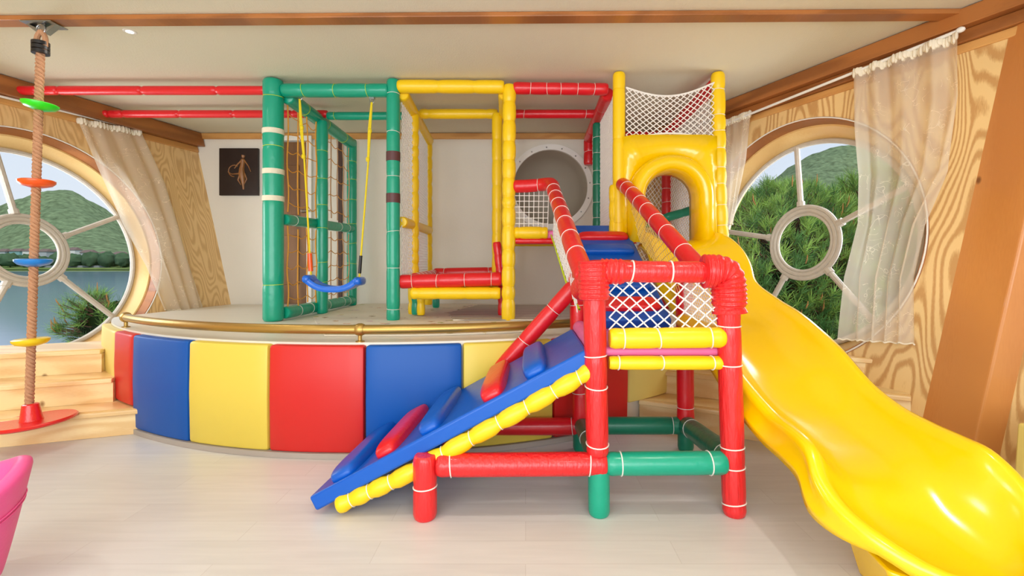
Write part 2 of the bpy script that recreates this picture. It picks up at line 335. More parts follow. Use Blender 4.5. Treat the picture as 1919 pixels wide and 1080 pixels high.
tag(ce.build('ceiling', M['ceil'], smooth=False), 'beige papered ceiling', None, kind='structure')
# left and right plywood walls with their round windows
GR = .90
CLw = WL.hit(48, 469, -.18)+WL.n*.18; CRw = WR.hit(1506, 455, -.18)+WR.n*.18
def side_wall(name, X, W, c, R, m):
    q = [Vector((X(y, z), y, z)) for y, z in ((1.6, -.02), (6.0, -.02), (6.0, CEIL), (1.6, CEIL))]
    o = wall_with_hole(name, q, c, R, W, m)
    tag(o, None, None, kind='structure')
    mb = MB(); q = [Vector((X(y, z), y, z)) for y, z in ((-3, -.02), (1.6, -.02), (1.6, CEIL), (-3, CEIL))]
    mb.add(q, [(0, 1, 2, 3)]); o2 = mb.build(name.replace('wall_', 'wall_front_'), m, smooth=False); tag(o2, None, None, kind='structure')
side_wall('wall_left', XL, WL, CLw, 1.02, M['ply_left']); side_wall('wall_right', XR, WR, CRw, 1.0, M['ply'])
def round_window(name, W, c, r, outer, depth, label, rot0, cshift=(0, 0)):
    root = bpy.data.objects.new(name, None); COL.objects.link(root); root.location = c; tag(root, label, None, kind='structure')
    n = 96
    def ring(r0, o0, r1, o1, c0=(0, 0), c1=(0, 0)):
        vs = []
        for (rr, oo, cc) in ((r0, o0, c0), (r1, o1, c1)):
            for k in range(n): a = 2*math.pi*k/n; vs.append(W.at(c, cc[0]+rr*math.cos(a), cc[1]+rr*math.sin(a), oo))
        return vs, [(k, (k+1) % n, n+(k+1) % n, n+k) for k in range(n)]
    # brown rim board, then the pale flared reveal down to the sash
    rb = MB()
    for args in ((outer+.02, .03, outer, .03), (outer, .03, outer-.02, -.07), (outer+.02, .03, outer+.02, -.02)): rb.add(*ring(*args))
    rb.build('rim_board', M['beam'], root, angle=30)
    ed = MB(); ed.tube([W.at(c, (outer+.012)*math.cos(2*math.pi*k/n), (outer+.012)*math.sin(2*math.pi*k/n), .032) for k in range(n+1)], .006, 6, cap=False)
    ed.build('edge_bead', M['cord'], root)
    rv = MB(); s = cshift
    rv.add(*ring(outer-.02, -.07, outer-.035, -.07)); rv.add(*ring(outer-.035, -.07, r+.02, -depth, (0, 0), s)); rv.add(*ring(r+.02, -depth, r+.02, -depth-.05, s, s))
    rv.build('reveal', M['pine_pale'], root, angle=30)
    def circ(rr, off, rad, flat=None): return [W.at(c, s[0]+rr*math.cos(2*math.pi*k/n), s[1]+rr*math.sin(2*math.pi*k/n), off) for k in range(n+1)]
    fr = MB(); fr.tube(circ(r, -depth+.01, 0), .022, 8, cap=False); fr.build('sash_frame', M['glassframe'], root)
    hub = MB()
    for rr, q in ((.31, .020), (.278, .022), (.247, .014)): hub.tube(circ(rr, -depth+.02, 0), q, 8, cap=False)
    hub.build('hub_ring', M['glassframe'], root)
    for k in range(5):
        a = rot0+2*math.pi*k/5; b = MB()
        p0 = W.at(c, s[0]+.32*math.cos(a), s[1]+.32*math.sin(a), -depth+.02); p1 = W.at(c, s[0]+r*.99*math.cos(a), s[1]+r*.99*math.sin(a), -depth+.02)
        b.tube([p0, p1], .024, 8); p = p0+(p1-p0)*.03
        b.tube([p0-(p1-p0)*.0, p0+(p1-p0)*.08], .034, 8)
        b.build('spoke', M['glassframe'], root)
    gm = MB(); gm.add([W.at(c, s[0]+r*math.cos(2*math.pi*k/n), s[1]+r*math.sin(2*math.pi*k/n), -depth) for k in range(n)], [tuple(range(n))])
    gm.build('pane', M['glass'], root, smooth=False)
    return root
round_window('window_1', WL, CLw, GR, 1.02, .2, 'round spoked window in the left wall looking over the lake', math.radians(97), (-.0, 0))
round_window('window_2', WR, CRw, .87, 1.0, .2, 'round spoked window in the right wall in front of the pine tree', math.radians(82+180-180), (0, 0))
# back wall with the tunnel opening
class BW(Wall):
    def __init__(s): s.o = Vector((0, BACK, 0)); s.u = Vector((1, 0, 0)); s.v = Vector((0, 0, 1)); s.n = Vector((0, -1, 0))
WB = BW(); TC = WB.hit(1031, 352); TR = .46
o = wall_with_hole('wall_back', [Vector(p) for p in ((-4.3, BACK, -.02), (2.0, BACK, -.02), (2.0, BACK, CEIL), (-4.3, BACK, CEIL))], TC, TR, WB, M['wall'])
tag(o, None, None, kind='structure')
cz = MB(); cz.box((-1.3, BACK-.04, CEIL-.04), (5.4, .03, .07)); tag(cz.build('trim_1', M['beam2'], smooth=False, bevel=.004), kind='structure')
# beams along the side walls under the ceiling
def side_trim(name, X, W, z0, z1, y0, y1, out, m, sgn, inn=0):
    A = []; B = []
    for y in (y0, y1):
        for z in (z0, z1):
            pass
    p = lambda y, z, o: Vector((X(y, z)+sgn*o, y, z))
    mb = MB(); mb.hexa([p(y0, z0, out), p(y0, z1, out), p(y0, z1, inn), p(y0, z0, inn)], [p(y1, z0, out), p(y1, z1, out), p(y1, z1, inn), p(y1, z0, inn)])
    return tag(fix(mb.build(name, m, smooth=False, bevel=.006)), kind='structure')
side_trim('trim_2', XL, WL, 2.63, 2.795, -3, 5.86, .14, M['beam'], 1)
side_trim('trim_3', XL, WL, 2.56, 2.629, -3, 5.86, .05, M['beam2'], 1)
side_trim('trim_4', XR, WR, 2.68, 2.795, 1.5, 5.86, .14, M['beam'], -1)
side_trim('trim_5', XR, WR, 2.60, 2.679, 1.5, 5.86, .07, M['beam'], -1)
side_trim('trim_6', XR, WR, 2.54, 2.599, 1.5, 5.86, .04, M['beam2'], -1)
bt = MB(); bt.hexa([(-4.8, 3.10, 2.768), (-4.8, 3.10, 2.799), (-4.8, 3.20, 2.799), (-4.8, 3.20, 2.768)], [(2.75, 3.0, 2.768), (2.75, 3.0, 2.799), (2.75, 3.10, 2.799), (2.75, 3.10, 2.768)])
tag(fix(bt.build('trim_7', M['beam'], smooth=False, bevel=.005)), kind='structure')
# leaning glulam pillar on the right
pl = MB(); lean = .226
bot = [Vector(p) for p in ((2.505, 3.11, 0), (2.545, 2.765, 0), (3.3, 2.55, 0), (3.3, 3.0, 0))]
top = [Vector(p) for p in ((2.90, 2.865, CEIL-.002), (2.94, 2.53, CEIL-.002), (3.7, 2.31, CEIL-.002), (3.7, 2.75, CEIL-.002))]
pl.hexa(bot, top); tag(fix(pl.build('pillar', M['pillar'], smooth=False, bevel=.012)), 'leaning orange-brown timber pillar beside the right window', None, kind='structure')
# door behind the climbing net
dr = bpy.data.objects.new('door_1', None); COL.objects.link(dr); dr.location = (-2.9, BACK-.03, LOFT); tag(dr, 'brown knotty door in the back wall', None, kind='structure')
b = MB(); b.box((-2.90, BACK-.045, 1.70), (.48, .035, 1.97)); b.build('door_panel', M['door'], dr, smooth=False, bevel=.006)
b = MB()
for z in (1.25, 2.1): b.box((-2.90, BACK-.068, z), (.3, .012, .6))
b.build('raised_panel', M['door'], dr, smooth=False, bevel=.008)
b = MB(); b.box((-2.63, BACK-.05, 1.70), (.06, .05, 2.0)); b.box((-3.17, BACK-.05, 1.70), (.06, .05, 2.0)); b.box((-2.9, BACK-.05, 2.73), (.6, .05, .06)); b.build('door_frame', M['white'], dr, smooth=False, bevel=.004)
b = MB(); b.lathe([(.02, 0), (.02, .02), (.012, .03), (.012, .05)], 16, (-2.70, BACK-.065, 1.84), Matrix.Rotation(math.pi/2, 3, 'X')); b.tube([(-2.70, BACK-.115, 1.84), (-2.60, BACK-.115, 1.84)], .01, 10); b.build('door_handle', M['metal'], dr)
b = MB(); b.box((-2.26, BACK-.035, 1.72), (.045, .04, 2.0)); tag(b.build('trim_8', mat('dark_strip', srgb(78, 50, 38), .5), smooth=False), kind='structure')

# ------------------------------------------------------------------ loft platform, steps
AC = Vector((-1.1, 6.28)); AR = 3.33
def arc_pt(a, r, z): return Vector((AC.x+r*math.sin(a), AC.y-r*math.cos(a), z))
def ang_px(px, r=AR):                                # angle on the arc seen at that column
    k = (px-CX)/F; best = None
    for i in range(-846, 1150):
        a = i/1000.; p = arc_pt(a, r, 0); e = abs(p.x/p.y-k)
        if best is None or e < best[0]: best = (e, a)
    return best[1]
AL = ang_px(185); ARt = ang_px(1252)
N = 90
angs = [-.98+(ARt+.12+.98)*i/N for i in range(N+1)]
def loft_pts(r, z):
    P = [arc_pt(a, r, z) for a in angs]; P = [Vector((max(p.x, XL(p.y, z)+.0), p.y, z)) for p in P]
    return P
lf = MB(); P = loft_pts(AR-.06, LOFT); xr = XR(BACK-.03, LOFT)
P += [Vector((XR(P[-1].y, LOFT)-.03, P[-1].y, LOFT)), Vector((xr-.03, BACK-.03, LOFT)), Vector((XL(BACK-.03, LOFT)+.03, BACK-.03, LOFT))]
n = len(P); lf.add(P+[Vector((p.x, p.y, 0.001)) for p in P], [tuple(range(n)), tuple(range(2*n-1, n-1, -1))]+[(i, n+i, n+(i+1) % n, (i+1) % n) for i in range(n)])
tag(fix(lf.build('loft_platform', M['ledge'], smooth=False)), 'raised curved platform carrying the climbing frame', None, kind='structure')
kb = MB()                                            # kickboard, ledge nosing
for (r0, r1, z0, z1) in ((AR-.06, AR+.01, .001, .035), ):
    for i in range(N):
        a0, a1 = angs[i], angs[i+1]
        kb.add([arc_pt(a0, r1, z0), arc_pt(a1, r1, z0), arc_pt(a1, r1, z1), arc_pt(a0, r1, z1), arc_pt(a0, r0, z1), arc_pt(a1, r0, z1)], [(0, 1, 2, 3), (3, 2, 5, 4)])
tag(kb.build('baseboard_loft', M['kick']), kind='structure')
def mat_patch(name, pts, z, m, label, cat):
    b = MB(); n = len(pts); b.add([Vector((x, y, z)) for x, y in pts]+[Vector((x, y, z-.008)) for x, y in pts], [tuple(range(n)), tuple(range(2*n-1, n-1, -1))]+[(i, n+i, n+(i+1) % n, (i+1) % n) for i in range(n)])
    return tag(fix(b.build(name, m, smooth=False)), label, cat)
def arcline(r, a0, a1, k=24): return [(arc_pt(a0+(a1-a0)*i/k, r, 0).x, arc_pt(a0+(a1-a0)*i/k, r, 0).y) for i in range(k+1)]
mat_patch('play_mat', arcline(3.02, ang_px(560), ang_px(1030))+[(.25, 5.3), (-.5, BACK-.05), (-2.0, BACK-.05), (-1.95, 4.4)], LOFT+.010, M['mat'], 'beige printed play mat lying on the platform under the swing', 'mat')
mat_patch('striped_mat', [(-.62, 4.1), (.55, 4.1), (.95, 4.6), (1.15, 5.6), (-.55, 5.6), (-.75, 4.7)], LOFT+.019, M['wavy'], 'grey wavy striped mat under the yellow and red frame', 'mat')
# steps
def steps(name, p0, p1, depthdir, n, label, rise=.177, going=.27, ends=(0, 0, 0)):
    root = bpy.data.objects.new(name, None); COL.objects.link(root); root.location = (p0[0], p0[1], 0); tag(root, label, None, kind='structure')
    a = Vector((p0[0], p0[1], 0)); c = Vector((p1[0], p1[1], 0)); d = Vector((depthdir[0], depthdir[1], 0)).normalized()
    for i in range(n):
        c = Vector((p1[0], p1[1], 0))+(a-Vector((p1[0], p1[1], 0))).normalized()*ends[i]
        z = rise*(i+1); q = d*(going*i); back = d*(going*(n-i)+.25)
        rb = MB(); z0 = rise*i+.001
        rb.hexa([a+q+Vector((0, 0, z0)), c+q+Vector((0, 0, z0)), c+q+Vector((0, 0, z-.032)), a+q+Vector((0, 0, z-.032))],
                [a+q+back+Vector((0, 0, z0)), c+q+back+Vector((0, 0, z0)), c+q+back+Vector((0, 0, z-.032)), a+q+back+Vector((0, 0, z-.032))])
        fix(rb.build('riser', M['pine'], root, smooth=False))
        tb = MB(); nz = d*-.025
        tb.hexa([a+q+nz+Vector((0, 0, z-.032)), c+q+nz+Vector((0, 0, z-.032)), c+q+nz+Vector((0, 0, z)), a+q+nz+Vector((0, 0, z))],
                [a+q+back+Vector((0, 0, z-.032)), c+q+back+Vector((0, 0, z-.032)), c+q+back+Vector((0, 0, z)), a+q+back+Vector((0, 0, z))])
        fix(tb.build('tread', M['pine'], root, smooth=False, bevel=.007))
        gb = MB()
        for g in (.012, .03, .048): gb.tube([a+q+nz+d*g+Vector((0, 0, z+.001)), c+q+nz+d*g+Vector((0, 0, z+.001))], .003, 6)
        gb.build('grip_strip', M['pine_pale'], root)
    return root
pA = Vector((-2.72, 3.40)); dl = Vector((-.937, -.349)); steps('wooden_steps', pA+dl*1.75, pA, (-.349, .937), 3, 'pine steps under the left round window', ends=(0, .262, .434))
pB = Vector((.86, 3.626)); dr_ = Vector((.88, -.47)); steps('wooden_steps', pB, pB+dr_*1.68, (.47, .88), 3, 'pine steps behind the slide under the right round window')
# ------------------------------------------------------------------ padded wall panels around the platform
seq = [(186, 214, 'pad_cream', .31, 'narrow pale yellow padded panel at the left end, above the steps'),
       (214, 248, 'pad_red', .185, 'narrow red padded panel at the left end, beside the steps'),
       (248, 353, 'pad_blue', .035, 'blue padded panel between the narrow red and the yellow panel, on the left'),
       (353, 503, 'pad_yellow', .035, 'yellow padded panel fully in view between a blue and a red panel'),
       (503, 683, 'pad_red', .035, 'large red padded panel in the middle of the curved platform front'),
       (683, 867, 'pad_blue', .035, 'blue padded panel behind the lower ramp'),
       (867, 1038, 'pad_yellow', .035, 'yellow padded panel partly hidden by the top of the lower ramp'),
       (1038, 1178, 'pad_red', .035, 'red padded panel behind the red posts of the low platform'),
       (1178, 1252, 'pad_cream', .178, 'pale yellow padded panel at the right end beside the right steps')]
for (x0, x1, m, z0, lab) in seq:
    a0 = ang_px(x0)+.0015; a1 = ang_px(x1)-.0015; k = max(6, int((a1-a0)/.03)); z1 = LOFT-.012; t = .05; b = MB()
    K = 14
    def ring_at(a, ins):
        h = (z1-z0); R = []
        r0, r1 = AR-.055, AR+t-.05
        rr = .016
        prof = [(r0, z0+ins), (r1-rr-ins, z0+ins), (r1-rr*.3-ins, z0+rr*.3+ins), (r1-ins, z0+rr+ins), (r1+.006-ins, (z0+z1)/2), (r1-ins, z1-rr-ins), (r1-rr*.3-ins, z1-rr*.3-ins), (r1-rr-ins, z1-ins), (r0, z1-ins)]
        return [arc_pt(a, r, z) for r, z in prof]
    rows = []
    da = .012/AR
    for (a, ins) in [(a0, .014), (a0+da*.4, .004), (a0+da*1.4, 0)]+[(a0+(a1-a0)*i/k, 0) for i in range(1, k)]+[(a1-da*1.4, 0), (a1-da*.4, .004), (a1, .014)]: rows.append(ring_at(a, ins))
    m_ = len(rows[0]); vs = [p for r in rows for p in r]; fs = []
    for i in range(len(rows)-1):
        for j in range(m_): j2 = (j+1) % m_; fs.append((i*m_+j, i*m_+j2, (i+1)*m_+j2, (i+1)*m_+j))
    fs.append(tuple(range(m_))); fs.append(tuple((len(rows)-1)*m_+j for j in range(m_)))
    b.add(vs, fs); tag(fix(b.build('safety_pad', M[m])), lab, 'safety pad', 'padded panels around the curved platform')
# brass rail
rl = thing('brass_handrail', 'curved low brass handrail along the front edge of the platform', 'handrail', arc_pt(ang_px(675), 3.24, LOFT))
ra = [ang_px(232, 3.24)+(ang_px(1095, 3.24)-ang_px(232, 3.24))*i/80 for i in range(81)]
b = MB(); b.tube([arc_pt(a, 3.24, .785) for a in ra], .03, 16); b.build('rail', M['brass'], rl)
for px in (236, 675, 1075):
    a = ang_px(px, 3.24); p = arc_pt(a, 3.24, 0); b = MB(); b.tube([(p.x, p.y, LOFT), (p.x, p.y, .76)], .013, 12); b.lathe([(.028, 0), (.028, .006), (.014, .01)], 16, (p.x, p.y, LOFT)); b.build('rail_post', M['brass'], rl)
    b = MB(); q0 = arc_pt(a-.008, 3.24, .785); q1 = arc_pt(a+.008, 3.24, .785); b.tube([q0, q0.lerp(q1, .3), q0.lerp(q1, .7), q1], [.033, .04, .04, .033], 16); b.build('collar', M['brass'], rl)

# ------------------------------------------------------------------ foam covered tubes
def path_eval(P):
    P = [Vector(p) for p in P]; L = [0]
    for a, c in zip(P, P[1:]): L.append(L[-1]+(c-a).length)
    def f(s):
        s = max(0, min(L[-1], s))
        for i in range(len(P)-1):
            if s <= L[i+1] or i == len(P)-2: return P[i].lerp(P[i+1], (s-L[i])/max(1e-9, L[i+1]-L[i]))
    return f, L[-1]
def smooth_path(P, it=3):
    P = [Vector(p) for p in P]
    for _ in range(it):
        Q = [P[0]]
        for a, c in zip(P, P[1:]): Q += [a.lerp(c, .25), a.lerp(c, .75)]
        Q.append(P[-1]); P = Q
    return P
def foam(name, parent, P, r, m, ties=3, pinch=.10, cord='cord', cr_=.0022, bulge=.0, label=None, wide=.022, rnd=True, n=20, mesh_name=None):
    """padded tube along P; ties: count or list of 0..1 positions where a cord pinches the padding"""
    f, L = path_eval(P)
    tl = [(i+1)/(ties+1) for i in range(ties)] if isinstance(ties, int) else list(ties)
    if isinstance(ties, int) and rnd: tl = [t+random.uniform(-.02, .02) for t in tl]
    ss = set([0, .004, .012, .025, L-.025, L-.012, L-.004, L]); k = max(2, int(L/.06))
    for i in range(k+1): ss.add(L*i/k)
    for t in tl:
        for d in (-.035, -.02, -.011, -.005, 0, .005, .011, .02, .035): ss.add(min(L, max(0, t*L+d)))
    ss = sorted(s for s in ss if 0 <= s <= L); cl = [0]
    st = []
    for s in ss:
        if not st or s-st[-1] > .0015: st.append(s)
    edges = [0]+sorted(t*L for t in tl)+[L]
    rad = []
    for s in st:
        q = r*(1-pinch*sum(math.exp(-((s-t*L)/wide)**2) for t in tl))
        if bulge:
            for a, c in zip(edges, edges[1:]):
                if a <= s <= c and c > a: q += r*bulge*math.sin(math.pi*(s-a)/(c-a)); break
        e = min(s, L-s); q *= .80+.20*min(1, (e/.025)) ** .5
        rad.append(q)
    b = MB(); b.tube([f(s) for s in st], rad, n)
    o = b.build(name, M[m] if isinstance(m, str) else m, parent)
    if label: o['label'] = label
    if cord and tl:
        for t in tl:
            c = MB(); s = t*L; p = f(s); a = (f(min(L, s+.01))-f(max(0, s-.01))).normalized(); n1 = a.orthogonal().normalized(); n2 = a.cross(n1)
            ph = random.uniform(0, 6.28); tilt = random.uniform(0, .18); q = r*(1-pinch)+cr_*.7
            c.tube([p+n1*(q*math.cos(x))+n2*(q*math.sin(x))+a*(tilt*q*math.sin(x+ph)) for x in [2*math.pi*i/20 for i in range(21)]], cr_, 6, cap=False)
            cobj = c.build('tie_cord', M[cord]); cobj.parent = o; cobj.matrix_parent_inverse = Matrix.Identity(4)
    return o
def strands(name, parent, lines, r, m, n=5):
    b = MB()
    for l in lines: b.tube(l, r, n, cap=False)
    return b.build(name, M[m], parent)
def diamond(fn, nu, nv, seg=4):
    """diagonal strands across the patch fn(u,v) in [0,1]^2; nu, nv cells"""
    out = []
    for sgn in (1, -1):
        for i in range(-nv, nu+1):
            pts = []
            for k in range(nv*seg+1):
                v = k/seg; u = (i+v) if sgn > 0 else (i+nv-v)
                if -1e-6 <= u <= nu+1e-6: pts.append(fn(u/nu, v/nv))
            if len(pts) > 1: out.append(pts)
    return out
def square(fn, nu, nv, seg=10):
    return [[fn(i/nu, k/seg) for k in range(seg+1)] for i in range(nu+1)]+[[fn(k/seg, j/nv) for k in range(seg+1)] for j in range(nv+1)]
def patch(a, b, c, d, sag=None):
    """bilinear patch: a=(0,0) b=(1,0) c=(1,1) d=(0,1)"""
    a, b, c, d = map(Vector, (a, b, c, d))
    def f(u, v):
        p = a.lerp(b, u).lerp(d.lerp(c, u), v)
        return p+sag(u, v) if sag else p
    return f
V = Vector
# ------------------------------------------------------------------ upper climbing frame on the platform
CF = thing('climbing_frame', 'tall green, yellow and red padded frame standing on the curved platform', 'climbing frame', (-.2, 4.8, LOFT))
TOP = 2.79; D1 = 4.15; D2 = 4.8; D3 = 5.72; LZ = LOFT
# green swing bay
GX = -2.16
foam('post', CF, [(GX-.02, D1, LZ+.002), (GX-.02, D1, TOP)], .084, 'green', [.15, .5, .72, .93], .05, 'ycord')
for py in (248, 323, 373):
    b = MB(); z = H-(py-CY)*D1/F
    b.tube([(GX-.02, D1, z-.022), (GX-.02, D1, z+.022)], .088, 24)
    b.build('tape_band', M['white_tape'], CF)['label'] = 'cream tape band'
G2 = (737-CX)/F*D1
foam('post', CF, [(G2, D1, LZ+.002), (G2, D1, TOP)], .057, 'green', [.05, .22, .37, .6, .78, .94], .06, 'cord')
for py in (294, 372):
    b = MB(); z = H-(py-CY)*D1/F; b.tube([(G2, D1, z-.04), (G2, D1, z+.04)], .060, 24)
    b.build('tape_band', M['brown_tape'], CF)['label'] = 'dark brown tape band'
foam('post', CF, [(-2.02, 4.77, LZ+.002), (-2.02, 4.77, 2.62)], .055, 'green', 6, .06, 'ycord')
foam('post', CF, [(-2.07, D3, LZ+.002), (-2.07, D3, 2.68)], .057, 'green', 7, .06, 'ycord')
foam('beam', CF, [(GX+.06, D1, 2.70), (G2-.04, D1, 2.70)], .058, 'green', [.2, .5, .8], .07, 'ycord')
foam('beam', CF, [(-1.98, D2, 2.68), (G2-.05, D2, 2.68)], .04, 'green', [.1, .9], .07, 'ycord')
foam('beam', CF, [(GX+.08, D1+.04, 2.66), (-2.07, D3+.02, 2.63)], .062, 'green', [.2, .5, .8], .06, 'ycord')
foam('rail', CF, [(GX+.05, D1+.05, 1.59), (-2.07, D3, 1.62)], .05, 'green', [.1, .4, .75, .9], .08, 'cord')
foam('rail', CF, [(GX+.05, D1+.05, LZ+.065), (-2.07, D3, LZ+.065)], .055, 'green', [.15, .3, .55, .8, .9], .08, 'cord')
# orange rope nets in the left side of the bay
def ropes(y0, y1, x0, x1, z0, z1, nv, nh, m1, m2):
    f = patch((x0, y0, z0), (x1, y1, z0), (x1, y1, z1), (x0, y0, z1), lambda u, v: V((.004*math.sin(9*v+3*u), .006*math.sin(11*v+9*u), .012*math.sin(12*u+7*v))))
    lines = []
    strands('climbing_net', CF, [[f(i/nv, k/20) for k in range(21)] for i in range(nv+1)], .0062, m1, 6)
    strands('climbing_net', CF, [[f(k/12, (j+.5)/nh)+V((0, 0, -.02*math.sin(math.pi*((k/12*nv) % 1)))) for k in range(13)] for j in range(nh)], .004, m2, 6)
ropes(4.24, 4.70, GX+.06, -2.05, LZ+.12, 1.53, 3, 5, 'netrope', 'netrope')
ropes(4.24, 4.70, GX+.06, -2.05, 1.66, 2.60, 3, 6, 'netrope', 'netrope')
ropes(4.86, 5.62, -2.04, -2.07, LZ+.12, 1.55, 4, 5, 'netrope2', 'netrope')
ropes(4.86, 5.62, -2.04, -2.07, 1.68, 2.56, 4, 5, 'netrope2', 'netrope')
# yellow bay
YX = -.145
foam('post', CF, [(YX-.005, D1, LZ+.002), (YX+.005, D1, 2.745)], .056, 'yellow', 12, .10, 'yellow', .002, .06)
foam('post', CF, [(-.28, 4.72, 1.08), (-.28, 4.72, 2.68)], .05, 'yellow', 6, .06, None, bulge=.04)
foam('post', CF, [(-.235, 5.34, 1.12), (-.235, 5.3, 2.68)], .05, 'yellow', 6, .06, None, bulge=.04)
foam('post', CF, [(-1.085, 4.65, LZ+.002), (-1.085, 4.65, 2.66)], .05, 'yellow', 12, .12, None, bulge=.06)
foam('post', CF, [(-1.165, D3, LZ+.002), (-1.165, D3, 2.66)], .052, 'yellow', 10, .1, None, bulge=.05)
foam('beam', CF, [(G2+.04, D1, 2.735), (YX-.04, D1, 2.73)], .056, 'yellow', [.38, .72], .08, None, bulge=.03)
foam('beam', CF, [(-1.06, D2, 2.70), (-.28, D2, 2.70)], .048, 'yellow', [.12, .85], .08, None, bulge=.03)
foam('beam', CF, [(-1.07, D1+.03, 2.68), (-1.15, D3, 2.66)], .056, 'yellow', 4, .05, None)
foam('beam', CF, [(-.19, D1+.03, 2.68), (-.235, 5.4, 2.66)], .05, 'yellow', 4, .05, None)
foam('rail', CF, [(-1.09, D1+.08, 1.57), (-1.15, D3, 1.60)], .05, 'yellow', 3, .06, None)
strands('side_net', CF, diamond(patch((-1.09, 4.22, .98), (-1.085, 4.62, .98), (-1.085, 4.62, 2.6), (-1.09, 4.22, 2.62)), 7, 27, 1), .005, 'net', 4)
strands('side_net', CF, diamond(patch((-1.09, 4.70, .98), (-1.155, 5.65, .98), (-1.155, 5.65, 2.6), (-1.09, 4.70, 2.6)), 16, 28, 1), .005, 'net', 4)
# bench inside the yellow bay
BN = thing('padded_bench', 'low red rimmed bench with yellow apron between the green and yellow posts', 'bench', (-.65, 4.7, LZ))
bz = 1.055
foam('rim', BN, [(-1.10, 4.20, bz-.01), (-.21, 4.20, bz+.015)], .062, 'red', [.12, .37, .64, .9], .08)
foam('rim', BN, [(-.99, 4.27, bz+.01), (-.99, 5.2, bz+.03)], .055, 'red', [.1, .25, .4, .6, .8], .08)
foam('rim', BN, [(-1.0, 5.25, bz+.045), (-.25, 5.25, bz+.06)], .055, 'red', [.15, .8], .08)
foam('rim', BN, [(-.235, 4.30, bz+.015), (-.235, 5.2, bz+.05)], .055, 'red', 3, .08)
b = MB(); b.box((-.62, 4.72, 1.03), (.78, .95, .05)); b.build('cushion', M['red'], BN, bevel=.015)
foam('apron', BN, [(-1.0, 4.20, .945), (-.22, 4.20, .945)], .055, 'yellow', [.08, .3, .6, .9], .08, None)
foam('apron', BN, [(-1.0, 5.22, .945), (-.24, 5.22, .945)], .04, 'yellow', 3, .08, None)
for x, y, m in ((-.97, 4.45, 'yellow'), (-1.03, 4.50, 'green'), (-.22, 4.45, 'red'), (-.97, 5.2, 'green'), (-.25, 5.2, 'yellow')):
    foam('leg', BN, [(x, y, LZ+.02), (x, y, 1.0)], .038, m, [.4], .1, None)
foam('brace', BN, [(-.225, 4.38, bz), (-.265, 4.40, 1.40)], .038, 'red', 2, .08, None)
# red bay over the upper deck
foam('beam', CF, [(YX+.04, D1, 2.72), (.71, D1, 2.71)], .052, 'red', [.18, .36, .5, .68, .85], .06, 'cord')
foam('beam', CF, [(YX+.0, D2, 2.70), (.73, D2, 2.70)], .043, 'red', [.15, .85], .06, 'cord')
foam('beam', CF, [(.72, D1+.05, 2.69), (.74, D3-.1, 2.66)], .06, 'red', 3, .06, None)
foam('post', CF, [(.74, D3-.1, 2.66), (.74, D3-.1, 2.36)], .06, 'red', [.5], .06, 'cord')
foam('post', CF, [(.725, 4.85, 1.5), (.725, 4.85, 2.62)], .048, 'dgreen', 6, .06, 'cord')
foam('beam', CF, [(1.60, 4.05, 2.72), (1.56, 5.3, 2.64)], .055, 'red', 5, .06, None)
foam('post', CF, [(1.56, 5.3, LZ+.002), (1.56, 5.3, 2.62)], .058, 'red', 9, .06, 'cord')
foam('rail', CF, [(1.02, 4.60, 1.55), (1.66, 4.60, 1.735)], .042, 'dgreen', 3, .08, None)
foam('beam', CF, [(.76, 5.35, 2.62), (1.52, 5.32, 2.62)], .05, 'red', 3, .06, None)
# tower posts
TY = 4.0
foam('post', CF, [(.775, TY, 1.40), (.778, TY, TOP)], .052, 'yellow', [.1, .35, .6, .9], .05, 'yellow', .002)
foam('post', CF, [(1.635, TY, 1.38), (1.615, TY, 1.8), (1.60, TY, TOP)], .054, 'yellow', [.1, .22, .34, .44, .55, .66, .75, .9], .09, 'cord', .0025, .07)
foam('post', CF, [(.75, TY+.02, 1.42), (.75, TY+.02, 1.86)], .05, 'yellow', 2, .08, None, bulge=.05)
# rails running to the left wall
for (y, x0, r, z, t) in ((D1, -4.38, .038, 2.70, [.08, .16, .5, .8]), (D2, -4.33, .038, 2.70, [.07, .13, .37, .6, .85])):
    foam('beam', CF, [(x0+.0, y, z), (GX-.08 if y < 4.5 else -1.98, y, z)], r, 'red', t, .22, None, wide=.012)
# upper deck
b = MB(); b.box((.43, 4.80, 1.455), (1.08, 1.30, .07)); b.build('deck', M['pink'], CF, bevel=.02)['label'] = 'pink padded deck'
foam('beam', CF, [(YX+.05, D1+.01, 1.47), (.19, D1+.01, 1.47)], .055, 'yellow', [.15, .85], .1, None)
foam('beam', CF, [(YX+.04, D1+.02, 1.40), (.96, D1+.02, 1.40)], .026, 'red', 3, .06, None)
foam('beam', CF, [(YX-.08, 5.42, 1.44), (.96, 5.42, 1.44)], .04, 'yellow', 4, .06, None)
foam('post', CF, [(.74, 5.42, LZ+.002), (.74, 5.42, 1.42)], .045, 'red', 4, .06, None)
